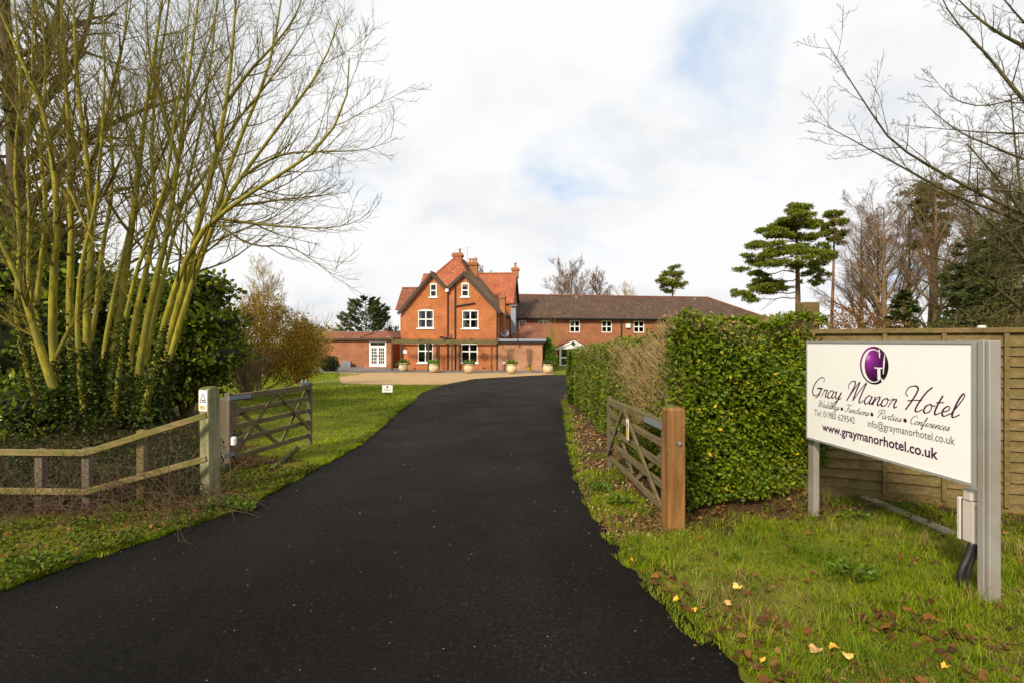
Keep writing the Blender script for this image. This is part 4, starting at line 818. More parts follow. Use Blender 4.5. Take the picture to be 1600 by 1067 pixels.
# lettering
PURP = m_flat('purple_ink', (.055, .004, .042), .5, var=.03); GREYI = m_flat('grey_ink', (.07, .045, .055), .5, var=.03)
GL = {
'r': (.34, [[(0, 0), (.08, .3), (.1, .43), (.13, .36), (.22, .41), (.26, .36), (.23, .15), (.28, .01), (.38, .1)]]),
'a': (.41, [[(.3, .36), (.18, .42), (.04, .25), (.06, .03), (.18, 0), (.29, .2), (.33, .4), (.29, .12), (.34, .0), (.44, .12)]]),
'y': (.42, [[(0, .3), (.06, .4), (.08, .15), (.15, .02), (.25, .1), (.34, .4), (.28, 0), (.18, -.35), (.06, -.42), (.05, -.3), (.22, -.1), (.44, .1)]]),
'n': (.4, [[(0, 0), (.05, .25), (.07, .41), (.06, .1), (.06, 0), (.1, .2), (.22, .42), (.29, .36), (.26, .12), (.31, 0), (.41, .1)]]),
'o': (.37, [[(.2, .41), (.06, .3), (.04, .08), (.14, 0), (.26, .1), (.28, .3), (.2, .41), (.26, .34), (.39, .36)]]),
't': (.28, [[(.14, .82), (.08, .4), (.08, .08), (.15, 0), (.28, .12)], [(0, .5), (.27, .54)]]),
'e': (.32, [[(.03, .15), (.2, .22), (.25, .34), (.16, .42), (.05, .25), (.08, .04), (.18, 0), (.33, .13)]]),
'l': (.28, [[(.02, .1), (.16, .5), (.24, .88), (.17, .98), (.1, .7), (.08, .2), (.12, .01), (.2, .03), (.32, .15)]]),
'd': (.44, [[(.28, .34), (.18, .4), (.04, .22), (.07, .02), (.17, .01), (.3, .2), (.42, .98), (.34, .4), (.32, .08), (.38, 0), (.46, .1)]]),
'i': (.21, [[(0, .1), (.08, .41), (.07, .1), (.12, 0), (.22, .1)], [(.13, .58), (.15, .62)]]),
'g': (.42, [[(.3, .36), (.18, .42), (.04, .25), (.06, .05), (.18, .02), (.3, .22), (.34, .4), (.28, -.1), (.18, -.38), (.06, -.4), (.06, -.28), (.24, -.1), (.44, .1)]]),
's': (.28, [[(0, .05), (.16, .43), (.2, .2), (.17, .04), (.08, 0), (.02, .06), (.2, .06), (.3, .14)]]),
'u': (.4, [[(0, .2), (.06, .41), (.05, .12), (.1, .01), (.2, .08), (.28, .41), (.27, .1), (.32, 0), (.42, .1)]]),
'c': (.29, [[(.24, .34), (.18, .42), (.05, .28), (.05, .05), (.15, 0), (.32, .14)]]),
'f': (.28, [[(0, .1), (.2, .6), (.28, .92), (.2, .97), (.12, .5), (.03, -.3), (.06, -.42), (.14, -.2), (.12, .05), (.3, .14)]]),
'G': (.7, [[(.6, .8), (.58, .98), (.42, 1.06), (.2, .9), (.05, .55), (.08, .18), (.25, .0), (.45, .08), (.55, .3), (.58, .44), (.3, .42), (.42, .46), (.66, .45)], [(.56, .42), (.52, .05), (.36, -.12)]]),
'M': (1.0, [[(.05, .6), (-.02, .8), (.08, 1.0), (.26, 1.02), (.3, .8), (.22, .4), (.12, 0)], [(.12, 0), (.3, .55), (.5, 1.02), (.46, .5), (.44, .04)], [(.44, .04), (.62, .55), (.84, 1.02), (.78, .5), (.76, .08), (.84, 0), (.98, .14)]]),
'H': (.86, [[(.12, .62), (-.02, .72), (.02, 1.0), (.25, 1.1), (.4, .98), (.36, .6), (.2, 0)], [(.9, 1.12), (.74, .85), (.6, .35), (.58, .06), (.68, 0), (.84, .14)], [(.14, .42), (.4, .48), (.7, .52)]]),
'W': (.8, [[(0, .8), (.08, .98), (.16, .8), (.15, .2), (.2, 0), (.35, .4), (.46, .88), (.45, .3), (.52, 0), (.72, .5), (.85, 1.05)]]),
'F': (.55, [[(.0, .8), (.15, 1.0), (.4, .95), (.75, 1.05)], [(.42, .95), (.36, .5), (.25, .05), (.08, 0), (.0, .15)], [(.2, .5), (.52, .53)]]),
'P': (.56, [[(.34, .95), (.28, .5), (.15, 0)], [(.06, .55), (.02, .8), (.2, 1.0), (.48, 1.05), (.64, .85), (.5, .6), (.28, .48)]]),
'C': (.52, [[(.55, .78), (.52, .98), (.36, 1.0), (.12, .7), (.06, .3), (.2, .02), (.38, .03), (.56, .18)]]),
' ': (.22, [])}
def smooth2(pts, k=5):
    P = np.array(pts, float); P = np.vstack([2 * P[0] - P[1], P, 2 * P[-1] - P[-2]]); out = []
    for i in range(1, len(P) - 2):
        for j in range(k):
            t_ = j / k; a_, b_, c_, d_ = P[i - 1], P[i], P[i + 1], P[i + 2]
            out.append(.5 * ((2 * b_) + (c_ - a_) * t_ + (2 * a_ - 5 * b_ + 4 * c_ - d_) * t_ ** 2 + (3 * b_ - a_ - 3 * c_ + d_) * t_ ** 3))
    out.append(P[-2]); return np.array(out)
def script_text(txt, shear=.32):
    """stroked cursive lettering -> list of polylines, total width"""
    x_ = 0.; out = []
    for ch in txt:
        adv, st = GL[ch]
        for s_ in st:
            P = smooth2(s_); P = P + [x_, 0]; P[:, 0] += P[:, 1] * shear; out.append(P)
        x_ += adv
    return out, x_
def put_script(txt, name, sa, sb, base, xh, mat, wt, off=.0462):
    st, wdt = script_text(txt); k = (sb - sa) / wdt; V, F = [], []
    for P in st:
        d = unit(np.gradient(P, axis=0)); nrm_ = np.stack([-d[:, 1], d[:, 0]], -1); th = wt * (.55 + .75 * np.abs(d @ np.array([.45, -.9])) * (d[:, 1] < 0) + .18)
        for j in range(len(P)):
            q = np.array([sa + P[j, 0] * k, base + P[j, 1] * xh])
            for sg_ in (1, -1): V.append(S3(q[0] + sg_ * nrm_[j, 0] * th[j] / 2, q[1] + sg_ * nrm_[j, 1] * th[j] / 2, off))
        o_ = len(V) - 2 * len(P); F += [(o_ + 2 * j, o_ + 2 * j + 1, o_ + 2 * j + 3, o_ + 2 * j + 2) for j in range(len(P) - 1)]
    return MB().add(V, F).build(name, mat, sg)
def put_text(txt, name, sa, sb, base, cap, mat, bold=0.0, off=.0462):
    cu = bpy.data.curves.new('t', 'FONT'); cu.body = txt; cu.size = 1.0; cu.offset = bold; cu.resolution_u = 3; cu.fill_mode = 'FRONT'
    to = bpy.data.objects.new('t', cu); COL.objects.link(to); dg = bpy.context.evaluated_depsgraph_get(); dg.update()
    me = bpy.data.meshes.new_from_object(to.evaluated_get(dg)); bpy.data.objects.remove(to)
    n = len(me.vertices); co = np.empty(n * 3, np.float32); me.vertices.foreach_get('co', co); co = co.reshape(-1, 3); x0, x1 = co[:, 0].min(), co[:, 0].max(); k = (sb - sa) / (x1 - x0)
    out = np.array([S3(sa + (x_ - x0) * k, base + y_ * cap / .73, off) for x_, y_, _ in co], np.float32); me.vertices.foreach_set('co', out.ravel()); me.update(); me.materials.clear()
    return link(name, me, mat, sg)
def span(pa, pb): (a_, za_), (b_, zb_) = spx(*pa), spx(*pb); return a_, b_, za_, zb_
a_, b_, za_, zb_ = span((1266, 619), (1501, 650)); zt1 = spx(1285, 594)[1]
base_ = (za_ + zb_) / 2; put_script('Gray Manor Hotel', 'name_lettering', a_, b_ - .03, base_, (zt1 - base_) * 1.12, PURP, .0105)
# second line with round bullets
segs = (('Weddings', 1277, 1310), ('Functions', 1319, 1356), ('Parties', 1368, 1407), ('Conferences', 1420, 1482))
zl = (spx(1279, 637)[1] + spx(1480, 669)[1]) / 2
for tx, x0, x1 in segs: put_script(tx, 'script_lettering', spx(x0, 640)[0], spx(x1, 650)[0], zl, .066, GREYI, .0048)
for x0 in (1314.8, 1361.6, 1413.4):
    s_ = spx(x0, 650)[0]; MB().add([S3(s_ + .016 * math.cos(q), zl + .017 + .016 * math.sin(q), .0462) for q in np.linspace(0, 2 * math.pi, 18)[:-1]], [tuple(range(17))]).build('bullet', PURP, sg)
zl = (spx(1273, 650)[1] + spx(1490, 692)[1]) / 2
a0 = spx(1272, 650)[0]; a1 = spx(1335, 655)[0]; put_text('Tel: 01980 629542', 'telephone_lettering', a0, a1, zl, .060, GREYI)
a0 = spx(1355, 660)[0]; a1 = spx(1491, 690)[0]; put_text('info@graymanorhotel.co.uk', 'email_lettering', a0, a1, zl, .060, GREYI)
zl = (spx(1285, 673)[1] + spx(1465, 716)[1]) / 2
a0 = spx(1284, 670)[0]; a1 = spx(1465, 710)[0]; put_text('www.graymanorhotel.co.uk', 'web_lettering', a0, a1, zl, .078, PURP, .022)
# the round badge: purple ball print, serif G and exclamation mark
sc_, zc_ = spx(1364.5, 570.5); rw = (spx(1386.5, 570)[0] - spx(1342, 570)[0]) / 2; rh = (spx(1364, 541)[1] - spx(1364, 600)[1]) / 2
m, t, b = nodes('badge_purple'); ge = N(t, 'ShaderNodeTexCoord'); vm = N(t, 'ShaderNodeVectorMath', operation='DISTANCE')
hc = WM[sg.name].inverted() @ Vector(S3(sc_ - rw * .42, zc_ + rh * .42, .0462)); vm.inputs[1].default_value = hc; t.links.new(ge.outputs['Object'], vm.inputs[0])
t.links.new(ramp(t, vm.outputs['Value'], [(.0, (.62, .30, .66)), (.035, (.30, .03, .33)), (.12, (.10, .006, .10)), (.21, (.008, .001, .010)), (.26, (.03, .002, .04)), (.34, (.16, .02, .19))]), b.inputs['Base Color']); b.inputs['Roughness'].default_value = .4
MB().add([S3(sc_ + rw * math.cos(q), zc_ + rh * math.sin(q), .0462) for q in np.linspace(0, 2 * math.pi, 49)[:-1]], [tuple(range(48))]).build('badge', m, sg)
V, F = [], []
def ribbon(P, th, off=.0472, mat=PANEL, name='badge_letter'):
    P = np.array(P, float); d = unit(np.gradient(P, axis=0)); n_ = np.stack([-d[:, 1], d[:, 0]], -1); V = []
    for j in range(len(P)):
        for s_ in (1, -1): V.append(S3(sc_ + rw * (P[j, 0] + s_ * n_[j, 0] * th[j] / 2), zc_ + rh * (P[j, 1] + s_ * n_[j, 1] * th[j] / 2), off))
    return MB().add(V, [(2 * j, 2 * j + 1, 2 * j + 3, 2 * j + 2) for j in range(len(P) - 1)]).build(name, mat, sg)
ang = np.radians(np.linspace(48, 318, 40)); th_ = .05 + .17 * np.clip(-np.cos(ang), 0, 1) ** 1.3
ribbon(np.stack([-.02 + .80 * np.cos(ang) * .92, -.02 + .86 * np.sin(ang)], -1), th_)
ribbon([(.38, .86), (.40, .6), (.42, .40)], [.06, .08, .05]); ribbon([(.36, -.12), (.37, -.4), (.37, -.72)], [.2, .2, .2], .0474); ribbon([(.06, -.12), (.3, -.12), (.60, -.12)], [.07, .05, .07], .0476)
ribbon([(.76, .62), (.71, .2), (.66, -.42)], [.03, .11, .05], .0474); ribbon([(.54, -.74), (.66, -.74)], [.14, .14], .0476)
# electrical box with cables behind the right post
EBW = m_flat('box_plastic', (.55, .49, .44), .5, var=.06, dirt=((.3, .24, .18), .5))
ebz0, ebz1 = at(1500, 847, 3.45)[2], at(1500, 782, 3.45)[2]
eb = thing('electric_box', (*S3(s2, 0, -.1)[:2], g1), 'white plastic electrical box fixed to the right sign post', 'electrical box')
def xbox(px0, px1, d0, d1, z0, z1): x0_ = (px0 - CXP) / FPX * d0; x1_ = (px1 - CXP) / FPX * d0; return MB().box(x0_, x1_, d0, d1, z0, z1)
dB = A1[1] + .09
XB = (1521 - CXP) / FPX * dB
def wbox(x0, x1, y0, y1, z0, z1): return MB().box(XB + x0, XB + x1, y0, y1, z0, z1)
wbox(0, .17, dB, dB + .088, ebz0, ebz1).build('case', EBW, eb, bevel=.006); wbox(-.006, .176, dB + .096, dB + .125, ebz0 - .004, ebz1 + .006).build('back_case', EBW, eb, bevel=.006); wbox(.003, .167, dB + .0882, dB + .0958, ebz0 + .002, ebz1 - .002).build('gasket', BLACK, eb)
wbox(-.01, .07, dB + .01, dB + .07, ebz1 + .004, ebz1 + .085).build('switch_box', EBW, eb, bevel=.005)
for k, (fx, fz) in enumerate(((1526, .93), (1526, .06), (1528, .7), (1528, .4))):
    zq = ebz0 + (ebz1 - ebz0) * fz; x_ = XB + .022 + .006 * (fx - 1526); MB().tube([(x_, dB - .008, zq), (x_, dB + .0, zq)], [.014 if k < 2 else .009] * 2, 10).build('screw_cap', EBW, eb)
cb_ = None
CAB = m_flat('cable_black', (.018, .017, .018), .45, var=.15)
for k, pts in enumerate((((1520, 845), (1513, 870), (1500, 893), (1501, 915), (1507, 935), (1512, 947)), ((1529, 845), (1525, 862), (1516, 880), (1511, 902), (1511, 925), (1515, 946)))):
    P = resample([at(x_, y_, dB + .03 + .03 * k) for x_, y_ in pts], 16); tag(MB().tube(P, [.022 if k == 0 else .016] * 16, 10).build('electric_cable', CAB, smooth=True), ('thicker black cable drooping from the electrical box to the grass' if k == 0 else 'thinner black cable behind the thicker one under the electrical box'), 'cable')

# ------------------------------------------------------------------ right boundary fence of lapped boards
fs, fe = np.array([2.95, 5.97]), np.array([7.4, 3.9]); fd = (fe - fs) / np.linalg.norm(fe - fs); fn_ = np.array([fd[1], -fd[0]]); FLn = np.linalg.norm(fe - fs)
if fn_[1] > 0: fn_ = -fn_
pf = thing('panel_fence', (*fs, 0), 'weathered lapped-board garden fence behind the hotel sign', 'fence'); nb_ = 16; ztop = 1.76; zbot = .10; bh = (ztop - zbot) / nb_
for k in range(nb_):
    z0_ = zbot + k * bh; ns = 14; top, bot = [], []
    for j in range(ns + 1):
        s_ = FLn * j / ns; bot.append((s_, z0_ - .012 + rng.normal() * .005)); top.append((s_, z0_ + bh + .006))
    mb = MB(); V = []
    for (s_, zb_), (_, zt_) in zip(bot, top):
        for z_, o_ in ((zb_, .026), (zb_, .012), (zt_, .004), (zt_, -.006)): p = fs + fd * s_ + fn_ * o_; V.append((p[0], p[1], z_))
    F = []
    for j in range(ns):
        a_ = 4 * j; F += [(a_ + i, a_ + (i + 1) % 4, a_ + 4 + (i + 1) % 4, a_ + 4 + i) for i in range(4)]
    F += [(0, 1, 2, 3), tuple(4 * ns + i for i in (3, 2, 1, 0))]
    mb.add(V, F).build('board', FENW, pf)
def fbox(s0_, s1_, z0, z1, o0, o1): q = [fs + fd * s_ + fn_ * o_ for s_, o_ in ((s0_, o0), (s1_, o0), (s1_, o1), (s0_, o1))]; return MB().hexa([(*p, z0) for p in q], [(*p, z1) for p in q])
fbox(0, FLn, ztop + .004, ztop + .055, -.03, .05).build('capping_rail', FENW, pf, bevel=.004); fbox(0, FLn, -.06, zbot - .014, -.012, .02).build('gravel_board', FENW, pf, bevel=.004)
for px in (1381, 1473, 1570, 1645):
    r = ray(px, 600)[:2]; M_ = np.array([[r[0], -fd[0]], [r[1], -fd[1]]]); sol = np.linalg.solve(M_, fs); s_ = sol[1]
    fbox(s_ - .02, s_ + .02, zbot - .05, ztop, .028, .052).build('batten', FENW, pf, bevel=.003)
MB().lathe([(.035, 0), (.04, .012), (.02, .022), (0, .024)], (*(fs + fd * 1.95 + fn_ * .01), ztop + .055), 9).build('pale_knob', WHITE, pf)  # small pale knob on top of the capping rail
tag(post('fence_post', np.array([3.52, 5.97, 0]) + [0, .12, 0], .19, .16, at(1275, 473, 6.09)[2], .05, FENW), 'tall square timber post rising behind the hedge end', 'post')
# pale old plank lying in the grass
q0, q1 = G(1348, 779), G(1485, 838); tag(MB().beam(q0 + [0, 0, .02], q1 + [0, 0, .02], .13, .05).build('old_plank', m_wood('bleached_wood', (.16, .13, .09), (.36, .32, .24), (.14, .12, .06), .5, axis=1), bevel=.01), 'pale rotting plank half sunk in grass below the panel fence', 'plank')
# ------------------------------------------------------------------ little sign on the lawn
g_ = G(605, 617.5); d_ = g_[1]; ls = thing('lawn_sign', g_, 'small white hotel sign on black stand on the lawn', 'sign')
x0_, z1_ = at(596.5, 600.5, d_)[[0, 2]]; x1_, z0_ = at(614, 613, d_)[[0, 2]]
MB().box(x0_, x1_, d_, d_ + .03, z0_, z1_).build('frame', BLACK, ls); MB().box(x0_ + .012, x1_ - .012, d_ - .004, d_ - .0005, z0_ + .012, z1_ - .012).build('board', PANEL, ls)
xm = (x0_ + x1_) / 2; MB().add([(xm + .035 * math.cos(q), d_ - .0055, z1_ - .085 + .04 * math.sin(q)) for q in np.linspace(0, 6.283, 15)[:-1]], [tuple(range(14))]).build('badge', PURP, ls)
for k, (wd_, hh_) in enumerate(((.13, .012), (.10, .016))): MB().box(xm - wd_, xm + wd_, d_ - .0055, d_ - .0045, z1_ - .17 - k * .055, z1_ - .17 - k * .055 + hh_).build('lettering', GREYI, ls)
for s_ in (-.09, .06): MB().box(xm + s_, xm + s_ + .04, d_ + .002, d_ + .028, g_[2] - .1, z0_).build('leg', BLACK, ls)
MB().box(xm - .05, xm + .06, d_ + .004, d_ + .026, z0_ - .05, z0_ - .02).build('crossbar', BLACK, ls)
# ------------------------------------------------------------------ hedge
HC = np.array([1.66, 5.05]); HR = np.array([3.55, 5.80]); HF = np.array([1.86, 15.6])
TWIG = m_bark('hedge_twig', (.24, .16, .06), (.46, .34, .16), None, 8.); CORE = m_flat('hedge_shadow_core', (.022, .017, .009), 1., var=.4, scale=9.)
def htop(x, y):
    base_ = np.interp(y, [5.0, 5.5, 6.0, 7.2, 10.2, 17.], [1.98, 1.93, 1.86, 1.78, 1.68, 1.5]); base_ = np.maximum(base_, np.where((x > 1.7) & (y < 6.5), 1.90 + .1 * sm(1.7, 2.1, x), -9)); return base_ - .10 + .05 * np.sin(x * 3.1 + y * 1.7) + .03 * np.sin(y * 5.3 + x * 7)
hedge = thing('clipped_hedge', (HC[0], HC[1], 0), 'tall clipped green hedge with a straw-brown stretch, right of the drive', 'hedge')
def face_pts(A, B, n, depth):
    s_ = rng.random(n); u_ = rng.random(n); d = (B - A) / np.linalg.norm(B - A); nr = np.array([d[1], -d[0]])
    p = A + (B - A) * s_[:, None]; return p, s_, u_, nr
parts, tw = [], []
GRN = np.array([(.095, .15, .004), (.135, .19, .005), (.06, .105, .004), (.21, .23, .006), (.105, .16, .005), (.42, .33, .012)]); GW = np.array([.26, .24, .22, .14, .11, .03])
def pick(pal, wgt, n): return np.array(pal)[rng.choice(len(pal), n, p=np.array(wgt) / np.sum(wgt))]
def hedge_face(A, B, n, size, outn, strawf, tmpl=LEAF4, topn=0):
    p, s_, u_, _ = face_pts(A, B, n, 0); dep = rng.random(n) ** 1.4 * .26
    lump = .05 * np.sin(p[:, 1] * 4 + u_ * 7) + .05 * np.sin(p[:, 0] * 5 + u_ * 9 + 1) + .035 * np.sin(p[:, 0] * 13 + p[:, 1] * 11 + u_ * 23) * np.sin(u_ * 17 + p[:, 0] * 6)
    p = p + outn[None] * (lump + .06 - dep)[:, None]; zg = gz(p[:, 0], p[:, 1]); z = zg + .10 + (htop(p[:, 0], p[:, 1]) - zg - .10) * u_ + rng.normal(size=n) * .02
    st = strawf(p[:, 0], p[:, 1], u_); keep = rng.random(n) > st * .86; p, z, u_, st = p[keep], z[keep], u_[keep], st[keep]; n = len(p)
    N3 = np.concatenate([outn, [.35]]); D = rng.normal(size=(n, 3)) * .75 + np.array([outn[0] * .4, outn[1] * .4, -.25]); c = pick(GRN, GW, n)
    c = np.where((rng.random(n) < st * .7)[:, None], np.array([.24, .17, .06]), c)
    parts.append(leaves(np.column_stack([p, z]), D, size, tmpl, c, nrm=np.broadcast_to(N3, (n, 3)), sj=.5))
def straw_side(x, y, u): return np.clip(1.15 * sm(5.15, 5.7, y) * (1 - sm(6.6, 9.5, y)) * sm(.1, .62, u + .15 * np.sin(y * 3) - .05 * (y - 6)) + .08 + .25 * sm(.88, .98, u), 0, .97)
def straw_front(x, y, u): return np.clip(.85 * sm(.86, .97, u + .04 * np.sin(x * 6)), 0, .9) * (.4 + .6 * sm(1.9, 2.9, x))
on_f = np.array([HR[1] - HC[1], -(HR[0] - HC[0])]); on_f /= np.linalg.norm(on_f); on_s = np.array([-1., .02])
hedge_face(HC, HR, 23000, .039, on_f, straw_front)
yb = [5.05, 6.5, 8.5, 11.5, 15.6]
for i, (nn_, sz) in enumerate(((14000, .038), (12000, .039), (11000, .042), (8000, .052))):
    f0, f1 = (yb[i] - 5.05) / 10.55, (yb[i + 1] - 5.05) / 10.55; hedge_face(HC + (HF - HC) * f0, HC + (HF - HC) * f1, nn_, sz, on_s, straw_side, LEAF4 if i < 2 else LEAF2)
# top surface and far end
n = 9000; s_ = rng.random(n); yy_ = 5.0 + 10.6 * rng.random(n) ** 1.7; xx_ = 1.66 + .02 * (yy_ - 5) + rng.random(n) * np.where(yy_ < 6.4, 1.9, 1.0); yy_ = np.maximum(yy_, 5.05 + (xx_ - 1.66) * .4)
parts.append(leaves(np.column_stack([xx_, yy_, htop(xx_, yy_) + rng.normal(size=n) * .022]), rng.normal(size=(n, 3)) + [0, 0, .7], .045, LEAF2, pick(GRN, GW, n)))
n = 900; parts.append(leaves(np.column_stack([1.86 + rng.random(n), 15.6 + rng.normal(size=n) * .04, gz(1.9, 15.6) + rng.random(n) * 1.85]), rng.normal(size=(n, 3)), .06, LEAF2, pick(GRN, GW, n)))
V_, F_, C_ = merge(parts); link('foliage', mesh_np(V_, F_, C_, mat=LEAFG), None, hedge)
# straw-coloured clipped twigs, upright
n = 5200; y_ = 5.1 + 10.4 * rng.random(n) ** 1.9; u_ = rng.random(n) ** .7; x_ = 1.66 + .019 * (y_ - 5.05); keep = rng.random(n) < straw_side(x_, y_, u_) * .95 + .02; y_, u_, x_ = y_[keep], u_[keep], x_[keep]; n = len(y_)
zg = gz(x_, y_); z_ = zg + .15 + (htop(x_, y_) - zg - .28) * u_; p0 = np.column_stack([x_ + .10 + rng.normal(size=n) * .03, y_, z_ - .05]); dr = unit(np.column_stack([-.35 - .35 * rng.random(n), rng.normal(size=n) * .3, .55 + .55 * rng.random(n)])); L_ = rng.uniform(.15, .34, n)[:, None]
Pt = np.stack([p0, p0 + dr * L_ * .5 + rng.normal(size=(n, 3)) * .012, p0 + dr * L_], 1); lv = [(Pt, np.repeat(np.array([[.0045, .0038, .0025]]), n, 0), 3)]
n = 1500; xx_ = 1.66 + 1.8 * rng.random(n); yy_ = 5.1 + .4 * (xx_ - 1.66) + rng.random(n) * .6; z_ = htop(xx_, yy_) - .18; p0 = np.column_stack([xx_, yy_, z_]); dr = unit(np.column_stack([rng.normal(size=n) * .3, -.2 + rng.normal(size=n) * .3, np.ones(n)])); L_ = rng.uniform(.12, .27, n)[:, None]
Pt = np.stack([p0, p0 + dr * L_ * .5, p0 + dr * L_], 1); lv.append((Pt, np.repeat(np.array([[.004, .003, .002]]), n, 0), 3))
n = 60; s_ = rng.random(n)[:, None]; p2 = np.where(np.arange(n)[:, None] < 60, HC + (HR - HC) * s_, HC + (HF - HC) * s_ ** 2) + np.array([.2, .25]); p0 = np.column_stack([p2, gz(p2[:, 0], p2[:, 1])]); Pt = np.stack([p0, p0 + [0, 0, .15] + rng.normal(size=(n, 3)) * .02, p0 + [0, 0, .35] + rng.normal(size=(n, 3)) * .04], 1); lv.append((Pt, np.repeat(np.array([[.015, .012, .008]]), n, 0), 5))
link('twigs', tubemesh(lv, TWIG), None, hedge)
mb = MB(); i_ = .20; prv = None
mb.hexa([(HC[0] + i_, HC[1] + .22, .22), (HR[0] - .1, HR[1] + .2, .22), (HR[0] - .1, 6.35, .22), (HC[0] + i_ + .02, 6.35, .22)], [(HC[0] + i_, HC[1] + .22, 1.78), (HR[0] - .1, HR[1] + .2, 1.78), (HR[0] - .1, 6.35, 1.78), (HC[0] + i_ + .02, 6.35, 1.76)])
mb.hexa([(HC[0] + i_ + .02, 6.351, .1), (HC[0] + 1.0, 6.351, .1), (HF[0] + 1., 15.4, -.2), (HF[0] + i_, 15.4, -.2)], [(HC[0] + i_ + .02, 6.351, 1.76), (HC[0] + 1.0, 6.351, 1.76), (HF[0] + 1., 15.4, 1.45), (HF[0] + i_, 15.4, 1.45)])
link('shadow_core', mb.mesh(), CORE, hedge)  # dark twig-brown solid stops see-through; the hedge's inner shade is in its colour
# dark conifer hedge continuing beyond
ch = thing('conifer_hedge', (1.9, 16.8, float(gz(1.9, 16.8))), 'narrow dark green conifer hedge beyond the far end of the clipped hedge', 'hedge')
n = 4500; yy_ = 16.2 + .9 * rng.random(n); xx_ = .112 * yy_ + .3 * rng.random(n) ** 2; e_ = rng.random(n) < .35; yy_ = np.where(e_, 16.2 + rng.normal(size=n) * .05, yy_); xx_ = np.where(e_, 1.81 + rng.random(n) * .9, xx_); zz_ = gz(xx_, yy_) + 1.68 * rng.random(n)
V_, F_, C_ = leaves(np.column_stack([xx_, yy_, zz_]), rng.normal(size=(n, 3)) * .5 + [-.3, -.2, .6], .11, LEAF2, [(.08, .13, .006), (.11, .16, .008), (.06, .10, .006)]); link('foliage', mesh_np(V_, F_, C_, mat=LEAF), None, ch)
link('shadow_core', MB().hexa([(2.05, 16.4, -.3), (2.7, 16.4, -.3), (2.7, 17, -.4), (2.08, 17, -.4)], [(2.05, 16.4, 1.2), (2.7, 16.4, 1.2), (2.7, 17, 1.2), (2.08, 17, 1.2)]).mesh(), CORE, ch)  # same dark filler, painted as the shade behind the leaves

# ------------------------------------------------------------------ generic plants
def blob_pts(c, r, n, shell=.55, zmin=None):
    d = unit(rng.normal(size=(n, 3))); k = (shell + (1 - shell) * rng.random(n) ** .6)[:, None]
    lump = 1 + .13 * np.sin(d[:, 0] * 6 + c[0]) * np.sin(d[:, 1] * 5 + c[1] * 2) + .1 * np.sin(d[:, 2] * 8 + c[0] * 3); p = np.array(c) + d * np.array(r) * k * lump[:, None]
    if zmin is not None: kp = p[:, 2] > zmin; p, d = p[kp], d[kp]
    return p, d
def shrub(name, label, cat, base, blobs, n, size, pal, stems=6, tmpl=LEAF2, mat=LEAF, core=True, group=None, bark=None, droop=-.1):
    t_ = thing(name, base, label, cat, group); parts = []; tot = sum(b_[1][0] * b_[1][2] for b_ in blobs)
    for c_, r_ in blobs:
        k = int(n * r_[0] * r_[2] / tot); p, d = blob_pts(c_, r_, k, zmin=base[2] + .02); parts.append(leaves(p, d * .7 + rng.normal(size=d.shape) * .7 + [0, 0, droop], size, tmpl, pal))
    V_, F_, C_ = merge(parts); link('crown', mesh_np(V_, F_, C_, mat=mat), None, t_)
    lv = []
    for c_, r_ in blobs:
        for k in range(max(1, stems // len(blobs))):
            q = np.array(c_) + rng.normal(size=3) * np.array(r_) * .35; lv.append(resample([np.array(base) + rng.normal(size=3) * [.1, .1, 0], (np.array(base) + q) / 2 + rng.normal(size=3) * .1, q], 6))
    P = np.array(lv); R = np.repeat(np.linspace(.05, .012, 6)[None], len(P), 0) * max(.5, size * 6); L1 = spawn(P, R, 6, .3, 1., (20, 60), (.3, .5), n=4); link('stems', tubemesh([(P, R, 6), (*L1, 4)], bark or BARKD), None, t_)
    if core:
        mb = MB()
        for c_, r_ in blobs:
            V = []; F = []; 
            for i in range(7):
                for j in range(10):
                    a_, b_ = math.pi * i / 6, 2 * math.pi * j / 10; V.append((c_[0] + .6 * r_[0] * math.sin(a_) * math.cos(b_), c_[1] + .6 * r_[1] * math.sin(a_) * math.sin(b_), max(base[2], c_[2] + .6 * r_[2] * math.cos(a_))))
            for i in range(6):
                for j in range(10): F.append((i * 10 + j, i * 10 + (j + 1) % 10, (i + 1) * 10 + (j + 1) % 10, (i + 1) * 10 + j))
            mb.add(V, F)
        me = bpy.data.meshes.new('core'); me.from_pydata(mb.v, [], mb.f); me.update(); link('shadow_core', me, COREG, t_)  # near-black filler ellipsoids; shade inside the shrub painted as colour
    return t_
BARKD = m_bark('dark_bark', (.04, .026, .014), (.12, .085, .045), (.10, .10, .03)); BARKG = m_bark('green_bark', (.12, .10, .012), (.42, .36, .035), (.20, .185, .035), 13.)
BARKB = m_bark('brown_bark', (.10, .065, .035), (.25, .17, .09)); BARKP = m_bark('pine_bark', (.16, .075, .04), (.30, .15, .08), (.12, .09, .06)); BARKR = m_bark('red_brown_twigs', (.10, .055, .028), (.25, .14, .07)); BARKY = m_bark('yellow_brown_twigs', (.24, .155, .03), (.42, .29, .06))
COREG = m_flat('shrub_shadow_core', (.014, .018, .006), 1., var=.5, scale=5.)

